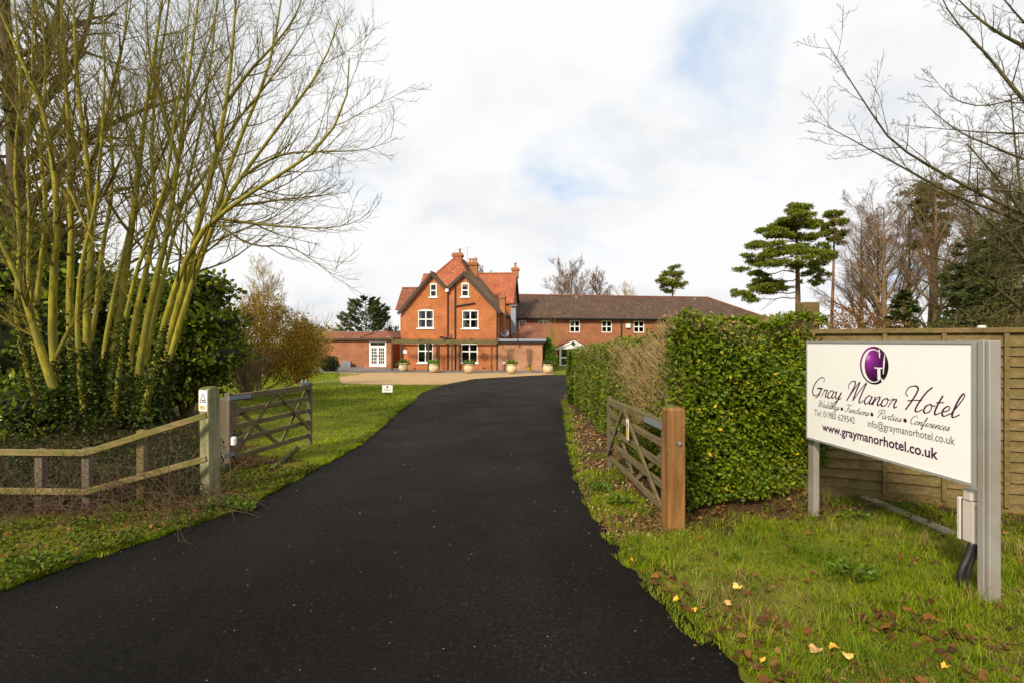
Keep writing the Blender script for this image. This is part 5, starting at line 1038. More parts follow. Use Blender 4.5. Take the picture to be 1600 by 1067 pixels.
# ------------------------------------------------------------------ big multi-stemmed tree on the left
def gd(pts, d0, d1=None):
    d1 = d0 if d1 is None else d1; n = len(pts); return resample([at(x_, y_, d0 + (d1 - d0) * i / (n - 1)) for i, (x_, y_) in enumerate(pts)], 14)
stems = [
 (gd([(210, 655), (228, 560), (246, 470), (268, 380), (290, 300), (312, 210), (328, 120), (338, 20), (342, -50)], 9.2, 9.6), .055),
 (gd([(180, 650), (188, 560), (200, 470), (222, 400), (236, 350), (262, 290), (270, 200), (290, 90), (300, -40)], 8.2, 7.9), .05),
 (gd([(130, 645), (122, 560), (120, 480), (128, 400), (150, 330), (158, 230), (165, 120), (160, -40)], 8.0, 7.8), .05),
 (gd([(90, 650), (70, 570), (62, 500), (40, 440), (48, 340), (40, 230), (52, 100), (50, -40)], 8.7, 9.0), .05),
 (gd([(238, 660), (255, 575), (273, 496), (298, 410), (310, 345), (335, 258), (355, 157), (365, 60), (372, -60)], 8.3, 8.0), .085),
 (gd([(207, 668), (217, 572), (238, 456), (258, 385), (278, 258), (290, 161), (302, 60), (318, -60)], 8.6, 8.8), .08),
 (gd([(166, 640), (172, 582), (187, 491), (200, 400), (214, 290), (226, 181), (242, 81), (262, -60)], 8.8, 9.2), .09),
 (gd([(140, 640), (137, 557), (134, 481), (144, 410), (139, 258), (125, 177), (117, 81), (113, -60)], 8.6, 8.4), .085),
 (gd([(118, 630), (109, 522), (109, 430), (113, 383), (109, 314), (109, 202), (97, 81), (95, -60)], 8.9, 9.0), .085),
 (gd([(95, 620), (81, 547), (83, 430), (91, 363), (85, 262), (68, 169), (44, 121), (16, 52), (-20, -20)], 8.3, 8.0), .085),
 (gd([(100, 640), (86, 613), (56, 522), (30, 436), (5, 390), (-40, 290)], 8.0, 7.4), .09),
 (gd([(225, 650), (248, 540), (275, 440), (318, 351), (375, 315), (415, 286), (484, 246), (520, 206), (544, 153), (546, 90)], 8.0, 7.4), .07),
 (gd([(240, 655), (285, 490), (315, 400), (347, 318), (403, 242), (448, 181), (484, 137), (516, 77), (530, 30)], 8.2, 8.2), .068),
 (gd([(232, 650), (262, 520), (300, 420), (339, 335), (363, 242), (395, 173), (423, 101), (440, 0), (447, -70)], 8.5, 8.8), .07),
 (gd([(195, 650), (205, 520), (232, 410), (246, 331), (236, 270), (238, 190), (245, 120), (262, 30), (270, -60)], 8.9, 9.3), .07),
 (gd([(150, 640), (170, 500), (196, 380), (212, 330), (255, 240), (300, 140), (330, 60), (350, -40)], 9.2, 9.6), .06),
 (gd([(70, 640), (50, 560), (60, 440), (75, 330), (60, 220), (75, 110), (62, 0), (60, -60)], 9.4, 9.6), .07),
 (gd([(120, 640), (150, 500), (160, 380), (180, 290), (170, 190), (190, 90), (205, -40)], 9.5, 9.9), .06),
 (gd([(60, 640), (20, 500), (35, 380), (20, 260), (35, 150), (25, 40), (20, -60)], 9.0, 8.6), .06),
]
limbs = [
 (gd([(330, 340), (403, 351), (472, 357), (520, 357), (560, 347), (577, 331)], 8.0, 7.2), .026),
 (gd([(345, 325), (400, 318), (444, 312), (500, 306), (548, 300)], 8.2, 8.6), .024),
 (gd([(375, 280), (410, 255), (448, 238), (516, 238), (585, 234), (612, 214)], 8.2, 7.6), .024),
 (gd([(325, 335), (351, 359), (395, 387), (456, 383), (492, 411), (528, 427)], 7.9, 7.0), .022),
 (gd([(278, 254), (258, 177), (236, 113), (228, 40), (232, -40)], 8.6, 8.0), .034),
 (gd([(246, 331), (262, 300), (278, 258), (290, 200), (330, 120), (380, 60)], 8.9, 9.2), .04),
 (gd([(275, 330), (320, 280), (360, 200), (420, 130), (470, 60), (500, 0)], 8.8, 9.4), .034),
 (gd([(355, 160), (390, 110), (440, 60), (470, 10), (480, -40)], 8.1, 8.4), .03),
 (gd([(110, 300), (140, 370), (185, 440), (215, 490)], 7.6, 7.3), .02),
 (gd([(86, 560), (130, 470), (175, 420), (205, 370)], 7.9, 8.4), .03),
 (gd([(139, 258), (160, 210), (178, 120), (200, 40), (210, -40)], 8.5, 8.2), .034),
 (gd([(109, 314), (70, 250), (30, 180), (0, 130), (-40, 90)], 8.8, 8.4), .03),
]
mt = thing('multi_stemmed_tree', onground(150, 8.6), 'bare tree of many olive-green stems behind the rail fence', 'tree')
P0 = np.array([s_[0] for s_ in stems]); R0 = np.array([s_[1] * np.linspace(1, .12, 14) ** .9 for s_ in stems]) * .8; P1 = np.array([s_[0] for s_ in limbs]); R1 = np.array([s_[1] * np.linspace(1, .09, 14) for s_ in limbs])
link('trunk', tubemesh([(P0, R0, 10)], BARKG), None, mt)
A1 = spawn(P0, R0, 20, .30, 1., (25, 62), (.13, .36), rf=.42, n=9, wander=.07, trop=.09, rmin=.0038, lmax=2.8)
Q1 = (np.concatenate([resample_ for resample_ in [A1[0]]]), A1[1]); A2 = spawn(*A1, 9, .15, 1., (25, 65), (.28, .55), n=6, wander=.07, trop=.09, rmin=.003, lmax=1.1); A3 = spawn(*A2, 4, .2, 1., (25, 60), (.35, .6), n=5, wander=.07, trop=.12, rmin=.0024, lmax=.6)
B1 = spawn(P1, R1, 18, .2, 1., (20, 50), (.18, .38), rf=.55, n=7, wander=.07, trop=.09, rmin=.004, lmax=1.5); B2 = spawn(*B1, 6, .2, 1., (25, 55), (.3, .55), n=5, wander=.07, trop=.1, rmin=.0026, lmax=.6)
link('crown', tubemesh([(P1, R1, 7), (*A1, 5), (*A2, 4), (*A3, 3), (*B1, 4), (*B2, 3)], m_bark('dark_olive_twig', (.07, .054, .012), (.22, .18, .028))), None, mt)
# ivy round the stem bases
iv = thing('ivy', onground(150, 8.4), 'dark green ivy climbing the stem bases of the multi-stemmed tree', 'ivy'); parts = []
for k, P in enumerate(P0):
    n = 900; f_ = rng.random(n) ** 1.7 * (1.5, 2.9, 2.0, 3.4, 1.2)[k % 5]; i_ = np.minimum(f_.astype(int), 12); fr = (f_ - i_)[:, None]; p = P[i_] * (1 - fr) + P[i_ + 1] * fr; a_ = rng.uniform(0, 6.283, n); r_ = (.07 + .13 * rng.random(n)) * np.clip(1.1 - f_ / 2.6, .1, 1)
    d = np.column_stack([np.cos(a_), np.sin(a_), np.zeros(n)]); parts.append(leaves(p + d * r_[:, None], d + rng.normal(size=(n, 3)) * .5 + [0, 0, -.4], .062, LEAF4, [(.035, .055, .006), (.055, .08, .008), (.085, .11, .010), (.025, .04, .005)]))
V_, F_, C_ = merge(parts); link('foliage', mesh_np(V_, F_, C_, mat=LEAFG), None, iv)
# old dark tree at the left edge
dt = thing('old_dark_tree', onground(8, 12.5), 'thick dark trunked tree at the left edge behind the olive stems', 'tree')
Td = np.array([gd([(20, 640), (18, 480), (28, 330), (20, 180), (10, 60), (0, -80)], 12.5), gd([(24, 350), (75, 290), (125, 225), (180, 190), (240, 165), (300, 150)], 12.5, 12), gd([(22, 240), (60, 170), (110, 110), (140, 40), (150, -40)], 12.5, 12.8), gd([(18, 300), (-20, 220), (-60, 150), (-120, 90)], 12.5), gd([(20, 180), (70, 100), (95, 20), (90, -60)], 12.5, 13.2), gd([(24, 400), (90, 340), (160, 300), (230, 290)], 12.5, 13)])
Rd = np.array([.25 * np.linspace(1, .4, 14)] + [.12 * np.linspace(1, .2, 14)] * 5); link('trunk', tubemesh([(Td, Rd, 10)], BARKD), None, dt)
D1 = spawn(Td, Rd, 20, .25, 1., (30, 75), (.2, .45), n=6, wander=.2, trop=.04, rmin=.008, lmax=3); D2 = spawn(*D1, 10, .15, 1., (30, 70), (.3, .6), n=5, wander=.2, rmin=.005, lmax=1.6); D3 = spawn(*D2, 4, .15, 1., (30, 70), (.35, .6), n=4, rmin=.004, lmax=.8)
link('crown', tubemesh([(*D1, 5), (*D2, 4), (*D3, 3)], BARKD), None, dt)
# laurels behind the fence
LAU = [(.075, .11, .006), (.11, .155, .008), (.055, .08, .006), (.17, .21, .010), (.25, .27, .014)]
def bl(px, py, d, rx, rz, ry=None): c_ = at(px, py, d); return (c_, (rx * d / FPX, ry or 1.3, rz * d / FPX))
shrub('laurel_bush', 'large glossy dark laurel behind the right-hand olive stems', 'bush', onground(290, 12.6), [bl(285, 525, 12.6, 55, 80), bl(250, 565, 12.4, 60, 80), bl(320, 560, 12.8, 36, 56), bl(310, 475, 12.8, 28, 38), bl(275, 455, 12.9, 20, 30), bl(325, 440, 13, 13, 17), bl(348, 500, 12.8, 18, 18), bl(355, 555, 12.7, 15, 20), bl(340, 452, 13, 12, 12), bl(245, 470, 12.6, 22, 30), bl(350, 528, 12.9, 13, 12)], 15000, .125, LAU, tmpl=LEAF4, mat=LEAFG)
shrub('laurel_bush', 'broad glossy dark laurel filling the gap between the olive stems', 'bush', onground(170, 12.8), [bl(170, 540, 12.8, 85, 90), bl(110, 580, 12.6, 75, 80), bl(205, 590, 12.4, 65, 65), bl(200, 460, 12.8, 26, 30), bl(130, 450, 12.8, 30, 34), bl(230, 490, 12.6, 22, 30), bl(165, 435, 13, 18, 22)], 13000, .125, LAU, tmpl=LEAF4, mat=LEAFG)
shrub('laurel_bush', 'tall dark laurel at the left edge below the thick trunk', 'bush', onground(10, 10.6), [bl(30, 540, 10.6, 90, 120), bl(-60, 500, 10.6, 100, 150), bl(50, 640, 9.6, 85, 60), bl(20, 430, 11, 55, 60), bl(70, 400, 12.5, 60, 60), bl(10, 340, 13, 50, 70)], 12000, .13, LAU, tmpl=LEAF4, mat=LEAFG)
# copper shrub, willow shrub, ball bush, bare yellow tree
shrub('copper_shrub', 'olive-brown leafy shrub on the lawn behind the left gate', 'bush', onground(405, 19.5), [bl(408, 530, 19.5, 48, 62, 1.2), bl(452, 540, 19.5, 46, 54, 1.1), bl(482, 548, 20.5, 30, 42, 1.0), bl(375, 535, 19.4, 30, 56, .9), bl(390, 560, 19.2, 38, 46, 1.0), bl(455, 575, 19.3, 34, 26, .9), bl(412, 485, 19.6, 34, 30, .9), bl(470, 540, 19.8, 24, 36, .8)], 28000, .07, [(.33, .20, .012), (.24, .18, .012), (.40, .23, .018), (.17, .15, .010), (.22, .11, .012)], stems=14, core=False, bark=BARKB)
def fan_shrub(name, label, base, n, L, spread, mat, r=.02, k2=7, lean=(0, 0)):
    a_ = rng.uniform(0, 6.283, n); s_ = spread * np.sqrt(rng.random(n)); d = unit(np.column_stack([np.cos(a_) * s_ + lean[0], np.sin(a_) * s_ + lean[1], np.ones(n)])); p = np.repeat(np.array(base)[None], n, 0) + rng.normal(size=(n, 3)) * [.12, .12, 0]; out = [p]; ln = L * rng.uniform(.7, 1.05, n)[:, None]; cur = p
    for _ in range(7): d = unit(d + rng.normal(size=d.shape) * .06 + np.column_stack([d[:, 0], d[:, 1], d[:, 2] * 0]) * .06); cur = cur + d * ln / 7; out.append(cur)
    P = np.stack(out, 1); R = np.repeat(r * np.linspace(1, .25, 8)[None], n, 0); S1 = spawn(P, R, k2, .25, 1., (15, 45), (.25, .5), n=5, rmin=.005, trop=.1); S2 = spawn(*S1, 5, .2, 1., (15, 45), (.35, .6), n=4, rmin=.004, trop=.1)
    t_ = thing(name, base, label, 'bush'); link('stems', tubemesh([(P, R, 6)], mat), None, t_); link('crown', tubemesh([(*S1, 4), (*S2, 3)], mat), None, t_); return t_
fan_shrub('twiggy_shrub', 'bare twiggy fan-shaped shrub left of the brick extension', onground(470, 25.5), 80, 3.5, .62, BARKY, .022)
fan_shrub('twiggy_shrub', 'low bare dark-stemmed shrub beside the copper shrub behind the gate', onground(386, 17.5), 40, 2.2, .8, BARKB, .02)
q = onground(515, 45.); shrub('ball_bush', 'round clipped dark green bush on the lawn by the extension', 'bush', q, [((q[0], q[1], q[2] + .66), (.82, .82, .72))], 5000, .09, [(.022, .045, .010), (.035, .065, .012), (.015, .03, .008)], stems=4)
q = onground(858, 46.5); shrub('tall_conifer_bush', 'bright green upright bush between box extension and porch', 'bush', q, [((q[0], q[1], q[2] + 1.3), (.62, .62, 1.45)), ((q[0] + .15, q[1], q[2] + .8), (.66, .6, 1.0)), ((q[0] - .1, q[1], q[2] + 2.3), (.3, .3, .75))], 6000, .12, [(.12, .20, .015), (.16, .24, .02), (.08, .14, .012)], stems=4, droop=.8)
q = onground(864, 49.); fan_shrub('twiggy_climber', 'thin yellowish twigs rising above the bright green bush', q, 14, 4.6, .12, BARKY, .02)
def bare_tree(name, label, base, H, spread, mat, r, n0=5, seed_lean=(0, 0), fork=.25, k=(8, 7, 5), group=None, cat='tree', rm=.012, upr=.08, ang=(20, 45)):
    base = np.array(base, float); t_ = thing(name, base, label, cat, group)
    trunk = resample([base + [0, 0, -.2], base + [seed_lean[0] * .2 * H, seed_lean[1] * .2 * H, H * fork], base + [seed_lean[0] * H * .6, seed_lean[1] * .5 * H, H * .62], base + [seed_lean[0] * H, seed_lean[1] * H, H]], 12)[None]; Rt = (r * np.linspace(1, .15, 12))[None]
    L0 = spawn(trunk, Rt, n0 * 3, fork, .95, ang, (.32 * spread, .55 * spread), rf=.55, n=8, wander=.10, trop=upr, rmin=rm); L1 = spawn(*L0, k[0], .2, 1., (20, 50), (.3, .5), n=6, wander=.12, trop=upr, rmin=rm * .6); L2 = spawn(*L1, k[1], .15, 1., (20, 55), (.35, .6), n=5, trop=upr, rmin=rm * .45); 
    lv = [(*L0, 6), (*L1, 4), (*L2, 3)]
    if k[2]: lv.append((*spawn(*L2, k[2], .2, 1., (20, 55), (.35, .6), n=4, trop=upr, rmin=rm * .35), 3))
    link('trunk', tubemesh([(trunk, Rt, 9)], mat), None, t_); link('crown', tubemesh(lv, mat), None, t_); return t_
bare_tree('bare_tree', 'yellow-brown bare tree behind the copper shrub', onground(412, 36), 6.6, 1.05, BARKY, .12, 9, k=(9, 8, 4), rm=.013)
# conifer behind the extension: upswept layered boughs
def conifer(name, label, base, H, R_, n_b, pal, lean=.25, needle=.22, per=220, trunkmat=BARKD, zlow=.15, cat='tree', shape=.8, group=None):
    base = np.array(base, float); t_ = thing(name, base, label, cat, group); tr = resample([base, base + [.1, 0, H * .5], base + [0, 0, H]], 8)[None]; link('trunk', tubemesh([(tr, (.02 * H * np.linspace(1, .1, 8))[None], 8)], trunkmat), None, t_)
    parts, bp = [], []
    for k in range(n_b):
        f_ = zlow + (1 - zlow) * (k + rng.random()) / n_b; a_ = rng.uniform(0, 6.283); L = R_ * (1 - f_) ** shape * rng.uniform(.6, 1.1) + .04 * H; d = np.array([math.cos(a_), math.sin(a_), lean]); p0 = base + [0, 0, H * f_]; P = resample([p0, p0 + d * L * .5 + [0, 0, -.05 * L], p0 + d * L + [0, 0, .12 * L]], 6); bp.append(P)
        m_ = int(per * (.3 + L / R_)); s_ = .15 + .85 * rng.random(m_) ** .7; i_ = np.minimum((s_ * 5).astype(int), 4); fr = (s_ * 5 - i_)[:, None]; p = P[i_] * (1 - fr) + P[i_ + 1] * fr; side = np.array([-math.sin(a_), math.cos(a_), 0]); p = p + side * (rng.normal(size=m_) * .17 * L * (1.15 - s_))[:, None] + rng.normal(size=(m_, 3)) * [.03, .03, .035] * L
        parts.append(leaves(p, d + side * rng.normal(size=m_)[:, None] * .7 + rng.normal(size=(m_, 3)) * .35, needle, NEED2, pal))
    bp = np.array(bp); link('limbs', tubemesh([(bp, np.repeat(.006 * H * np.linspace(1, .2, 6)[None], len(bp), 0), 5)], trunkmat), None, t_); V_, F_, C_ = merge(parts); link('crown', mesh_np(V_, F_, C_, mat=LEAF), None, t_); return t_
CON = [(.06, .09, .03), (.085, .12, .04), (.045, .07, .025), (.12, .15, .05)]
conifer('cedar_tree', 'dark grey-green cedar behind the low brick extension', onground(571, 62), 7.6, 4.6, 46, CON, .42, .5, 120, zlow=.22, shape=.6)
bare_tree('bare_tree', 'small grey bare tree between the cedar and the house', onground(606, 64), 5.6, .9, BARKR, .1, 5, k=(6, 5, 3), rm=.016)
for px, d_, h_, l_ in ((470, 95, 6.5, 'leftmost'), (492, 100, 5.8, 'second'), (512, 105, 5.4, 'third'), (532, 98, 4.8, 'fourth'), (620, 110, 5.5, 'fifth')):
    q = onground(px, d_); shrub('distant_tree', f'far dark green tree on the skyline beyond the low extension, {l_} from the left', 'tree', q, [((q[0], q[1], q[2] + h_ * .6), (2.0, 2.0, h_ * .42)), ((q[0] + 1.2, q[1], q[2] + h_ * .4), (1.8, 1.8, h_ * .36)), ((q[0] - 1.3, q[1], q[2] + h_ * .35), (1.7, 1.7, h_ * .34))], 1500, .5, [(.03, .05, .02), (.045, .07, .025), (.02, .035, .015)], stems=3, group='far trees on the skyline')
# ------------------------------------------------------------------ trees behind the wing
bare_tree('bare_tree', 'wide bare tree behind the long wing roof, nearest the house', onground(893, 82), 12.4, 1.3, BARKR, .26, 10, fork=.25, k=(10, 9, 4), rm=.03, ang=(25, 65))
bare_tree('bare_tree', 'tall thin bare tree behind the long wing, second from the house', onground(937, 84), 12.4, .95, BARKR, .22, 8, fork=.25, k=(9, 8, 4), rm=.028)
bare_tree('bare_tree', 'faint low bare tree behind the long wing roof', onground(978, 92), 10.8, 1.1, BARKY, .2, 8, k=(9, 8, 3), rm=.024)
bare_tree('bare_tree', 'bare treetop showing behind the house chimneys', onground(757, 80), 12.9, .9, BARKR, .2, 8, k=(9, 8, 3), rm=.026)
def pads_tree(name, label, base, toppt, pads, d, r, pal, needle, dens, mat=BARKP, group=None):
    """pine: straight trunk, limbs reaching to flat pads of needles"""
    base = np.array(base); t_ = thing(name, base, label, 'tree', group); tr = resample([base - [0, 0, .2], (base + toppt) / 2 + [r * .5, 0, 0], toppt], 10)[None]; link('trunk', tubemesh([(tr, (r * np.linspace(1, .25, 10))[None], 10)], mat), None, t_); parts, lb = [], []
    for px, py, w_, h_ in pads:
        dd = d + rng.normal() * w_ * d / FPX * .45; c_ = at(px, py, dd); rx = w_ / 2 * d / FPX; rz = h_ / 2 * d / FPX; zt_ = min(max(c_[2] + rx * .2, base[2] + 1), toppt[2] - .3); f_ = (zt_ - base[2]) / (toppt[2] - base[2]); p0 = base + (toppt - base) * f_; lb.append(resample([p0, (p0 + c_) / 2 + [0, 0, .1], c_ - [0, 0, rz * .4]], 7))
        for k in range(7):
            cc = c_ + rng.normal(size=3) * [rx * .6, rx * .6, rz * .5]; m_ = int(dens * w_ * h_ / 7 / 100); p, dn = blob_pts(cc, (rx * .42, rx * .5, rz * .38), m_, .05); parts.append(leaves(p, dn * .6 + rng.normal(size=dn.shape) * .6 + [0, 0, .55], needle, NEED2, pal))
    lb = np.array(lb); lb[:, 1:-1] += rng.normal(size=(len(lb), 5, 3)) * .12; Rl = np.repeat(r * .18 * np.linspace(1, .3, 7)[None], len(lb), 0); L1 = spawn(lb, Rl, 5, .4, 1., (25, 60), (.25, .45), n=4, rmin=.02); link('limbs', tubemesh([(lb, Rl, 6), (*L1, 4)], mat), None, t_); V_, F_, C_ = merge(parts); link('crown', mesh_np(V_, F_, C_, mat=LEAF), None, t_); return t_
PIN = [(.13, .165, .014), (.19, .22, .018), (.08, .105, .012), (.25, .25, .022), (.15, .18, .016)]
zp = lambda z7: (1140 + z7[0] / 2.052, z7[1] / 2.052)
pd = [(*zp((x_, y_)), w_ / 2.052, h_ / 2.052) for x_, y_, w_, h_ in ((215, 672, 80, 26), (185, 690, 80, 24), (245, 700, 70, 26), (165, 718, 90, 26), (225, 728, 110, 28), (130, 745, 80, 26), (185, 755, 110, 26), (250, 762, 70, 24), (115, 775, 70, 24), (165, 790, 120, 26), (235, 795, 90, 24), (120, 818, 90, 22), (200, 818, 130, 26), (80, 838, 60, 20), (145, 850, 130, 24), (220, 855, 80, 22), (75, 880, 50, 24), (110, 905, 80, 26), (90, 930, 110, 28), (45, 945, 60, 26), (140, 925, 70, 22), (60, 960, 50, 16))]
pads_tree('scots_pine', 'tall spreading pine with layered boughs beyond the hedge', onground(1246, 48), at(1243, 326, 48), pd, 48, .34, PIN, .23, 420)
pd = [(*zp((x_, y_)), w_ / 2.052, h_ / 2.052) for x_, y_, w_, h_ in ((330, 695, 60, 26), (355, 715, 50, 26), (315, 725, 60, 26), (340, 745, 70, 28), (300, 752, 45, 24), (330, 775, 70, 26), (290, 800, 50, 30), (320, 815, 50, 26), (285, 840, 50, 28), (275, 870, 60, 30), (300, 890, 40, 26), (270, 905, 40, 22))]
pads_tree('scots_pine', 'shorter ragged pine just right of the tall spreading pine', onground(1296, 52), at(1304, 335, 52), pd, 52, .22, PIN, .23, 380)
pd = [(1050, 420, 14, 10), (1048, 428, 22, 12), (1055, 434, 24, 12), (1044, 440, 24, 12), (1060, 443, 18, 10), (1048, 449, 26, 10), (1036, 446, 12, 9), (1046, 456, 16, 8)]
pads_tree('scots_pine', 'small lone pine rising behind the long wing roof', onground(1050, 95), at(1050, 417, 95), pd, 95, .3, PIN, .42, 320)
RW = 'bare trees in the copse behind the fence'
for px, d_, top, sp_, r_, mt_, lb_ in ((1346, 50, 345, .75, .26, BARKR, 'slim reddish bare tree right of the pines'), (1381, 46, 325, 1.0, .3, BARKB, 'broad bare tree with pale twin limbs in the copse behind the fence'), (1372, 54, 340, .8, .25, BARKR, 'bare tree half hidden behind the broad bare tree'), (1421, 50, 330, .8, .24, BARKR, 'bare tree between the broad bare tree and the dark pine'), (1462, 42, 300, .85, .3, BARKB, 'tall bare tree beside the dark pine in the copse'), (1515, 36, 310, .9, .26, BARKR, 'bare tree in front of the dark evergreens at the right'), (1570, 34, 300, 1., .26, BARKB, 'bare tree at the far right of the copse')):
    q = onground(px, d_); bare_tree('bare_tree', lb_, q, at(px, top, d_)[2] - q[2], sp_, mt_, r_, 8, fork=.2, k=(9, 8, 5), rm=.019, group=RW, upr=.07, ang=(24, 60))
pd = [(1460, 292, 40, 18), (1440, 305, 40, 18), (1475, 308, 40, 18), (1450, 325, 50, 20), (1478, 340, 40, 20), (1440, 345, 36, 18), (1460, 365, 40, 18), (1445, 385, 34, 18)]
pads_tree('scots_pine', 'dark topped tall pine in the copse above the fence', onground(1452, 44), at(1458, 288, 44), pd, 44, .34, [(.09, .10, .018), (.12, .12, .02), (.16, .14, .03)], .28, 130, BARKB)
for k, (px, d_, top, R_, lb_) in enumerate(((1515, 33, 375, 2.6, 'dark spruce in the copse, left of the right-edge evergreens'), (1560, 30, 345, 2.8, 'tall dark spruce near the right edge of the picture'), (1605, 31, 300, 3.2, 'tallest dark evergreen cut by the right edge'), (1412, 40, 455, 1.8, 'low dark conifer at the foot of the copse'), (1535, 27, 400, 2.6, 'broad low spruce between the tall spruces behind the fence'), (1590, 25, 330, 2.6, 'nearest dark spruce at the right edge above the fence'))):
    q = onground(px, d_); conifer('spruce_tree', lb_, q, at(px, top, d_)[2] - q[2], R_, 60, [(.05, .075, .016), (.07, .095, .02), (.035, .055, .012), (.11, .12, .025)], -.05, .36, 170, zlow=.05, shape=.75)
for px, d_, h_, pal_, lb_ in ((1335, 34, 56, [(.22, .10, .04), (.28, .14, .05), (.15, .07, .03)], 'russet beech thicket left of the broad bare tree'), (1385, 30, 34, [(.20, .09, .03), (.12, .07, .02), (.08, .06, .02)], 'low russet thicket showing above the fence top'), (1460, 24, 30, [(.07, .06, .02), (.11, .10, .02), (.05, .045, .015)], 'dull brown-green thicket above the fence middle'), (1530, 20, 55, [(.06, .05, .02), (.10, .09, .02), (.13, .11, .02)], 'yellow-green bramble thicket above the fence at the right'), (1590, 18, 75, [(.05, .045, .018), (.09, .08, .02), (.12, .10, .02)], 'tall dull thicket above the fence at the right edge')):
    q = onground(px, d_); c_ = at(px, 533 - h_ * .4, d_); rx = 42 * d_ / FPX; shrub('thicket', lb_, 'bush', q, [(c_, (rx, 1.2, h_ * .62 * d_ / FPX)), (c_ - [rx * .6, 0, .6], (rx * .8, 1.1, h_ * .5 * d_ / FPX)), (c_ + [rx * .7, 0, -.5], (rx * .8, 1.1, h_ * .5 * d_ / FPX))], 2600, .11 * d_ / 25, pal_, stems=12, core=False, bark=BARKR)
# foreground branches reaching in from a tree beyond the right edge
rt = thing('overhanging_tree', onground(1760, 9.), 'bare tree whose slender branches reach in from the right edge', 'tree')
z7 = lambda pts, d0, d1: gd([zp(p_) for p_ in pts], d0, d1)
br = [(gd([(1760, 620), (1750, 450), (1735, 300), (1740, 120), (1745, -80)], 9.2, 9.), .16), (z7([(1150, 760), (944, 690), (740, 590), (600, 510), (510, 450), (440, 340), (360, 220), (305, 125)], 9., 8.), .042), (z7([(1100, 800), (900, 690), (740, 640), (560, 540), (430, 470), (340, 420), (240, 370)], 9., 8.4), .036), (z7([(1150, 520), (944, 330), (830, 180), (730, 80), (680, 0), (650, -80)], 9., 8.8), .05), (z7([(1150, 260), (944, 150), (830, 90), (730, 0), (690, -60)], 9., 9.2), .05), (z7([(1150, 560), (944, 515), (820, 460), (740, 430), (640, 350), (600, 300)], 9.2, 9.4), .034), (z7([(1150, 420), (944, 430), (800, 425), (640, 410), (540, 400)], 9.2, 9.8), .026), (z7([(1150, 640), (944, 620), (800, 600), (700, 620), (560, 560), (500, 640)], 9.3, 9.6), .03), (z7([(1150, 200), (1000, 130), (930, 60), (850, -40)], 9., 8.6), .04), (z7([(1150, 330), (960, 300), (850, 340), (760, 340), (690, 300), (640, 230)], 9.2, 9.9), .024)]
Pb = np.array([b_[0] for b_ in br]); Rb = np.array([b_[1] * np.linspace(1, .07, 14) for b_ in br]); link('trunk', tubemesh([(Pb[:1], Rb[:1], 10)], BARKB), None, rt)
C1 = spawn(Pb[1:], Rb[1:], 22, .12, .985, (28, 60), (.09, .24), rf=.45, n=7, wander=.08, trop=.06, rmin=.0042, lmax=1.5); C2 = spawn(*C1, 6, .2, 1., (30, 65), (.25, .5), n=5, wander=.09, trop=.06, rmin=.0032, lmax=.7); C3 = spawn(*C2, 3, .3, 1., (30, 65), (.3, .5), n=4, rmin=.0026, lmax=.3)
link('crown', tubemesh([(Pb[1:], Rb[1:], 7), (*C1, 5), (*C2, 4), (*C3, 3)], m_bark('slender_branch_bark', (.05, .035, .022), (.14, .12, .05))), None, rt)
# a mesh of dark twigs low at the right
n = 26; mt2 = thing('twig_tangle_tree', onground(1640, 13), 'tangled dark bare tree at the right edge above the fence', 'tree')
Tp = np.array([gd([(1650, 560), (1640, 440), (1600, 340), (1585, 220), (1580, 150)], 13), gd([(1645, 480), (1600, 400), (1540, 340), (1480, 300)], 13, 12), gd([(1645, 440), (1620, 360), (1560, 280), (1510, 225)], 13, 12.6), gd([(1640, 520), (1580, 470), (1520, 420), (1450, 400)], 13, 12), gd([(1645, 400), (1640, 300), (1650, 200)], 13)]); Rp = np.repeat(.06 * np.linspace(1, .2, 14)[None], 5, 0)
E1 = spawn(Tp, Rp, 24, .15, 1., (30, 70), (.2, .45), n=6, wander=.2, trop=.02, rmin=.007, lmax=1.8); E2 = spawn(*E1, 8, .15, 1., (30, 70), (.3, .55), n=5, wander=.2, trop=0, rmin=.0048, lmax=.9); E3 = spawn(*E2, 4, .2, 1., (30, 70), (.35, .6), n=4, rmin=.0036, lmax=.45)
link('trunk', tubemesh([(Tp, Rp, 8)], BARKD), None, mt2); link('crown', tubemesh([(*E1, 5), (*E2, 4), (*E3, 3)], BARKD), None, mt2)
# ------------------------------------------------------------------ grass, weeds, litter, fallen leaves
def patch(x, y, s, ph=0.): return .5 + .5 * np.sin(x * s + 1.7 * np.sin(y * s * .8 + ph)) * np.sin(y * s * 1.15 + 1.3 * np.sin(x * s * .7 + 2 * ph))
def blades(P, h, wd, pal, lean=.5, cj=.2):
    n = len(P); a_ = rng.uniform(0, 6.283, n); d = np.column_stack([np.cos(a_), np.sin(a_), np.zeros(n)]); s_ = np.column_stack([-np.sin(a_), np.cos(a_), np.zeros(n)]); h = h * rng.uniform(.5, 1.2, n); le = (lean * rng.uniform(.3, 1.5, n) * h)[:, None]; hv = np.column_stack([np.zeros((n, 2)), h]); w_ = np.broadcast_to(np.asarray(wd, float), (n,))[:, None] / 2
    V = np.stack([P - s_ * w_, P + s_ * w_, P + hv * .6 + d * le * .35 + s_ * w_ * .75, P + hv * .6 + d * le * .35 - s_ * w_ * .75, P + hv + d * le], 1); b_ = (np.arange(n) * 5)[:, None]
    kk = np.clip(patch(P[:, 0], P[:, 1], 1.9, .4) * len(pal) + rng.normal(size=n) * .8, 0, len(pal) - .01).astype(int); c = np.asarray(pal)[kk] * (1 + rng.normal(size=(n, 1)) * cj); return V.reshape(-1, 3), [b_ + np.array([[0, 1, 2, 3]]), b_ + np.array([[3, 2, 4]])], np.repeat(np.clip(c, .003, 1), 5, 0)
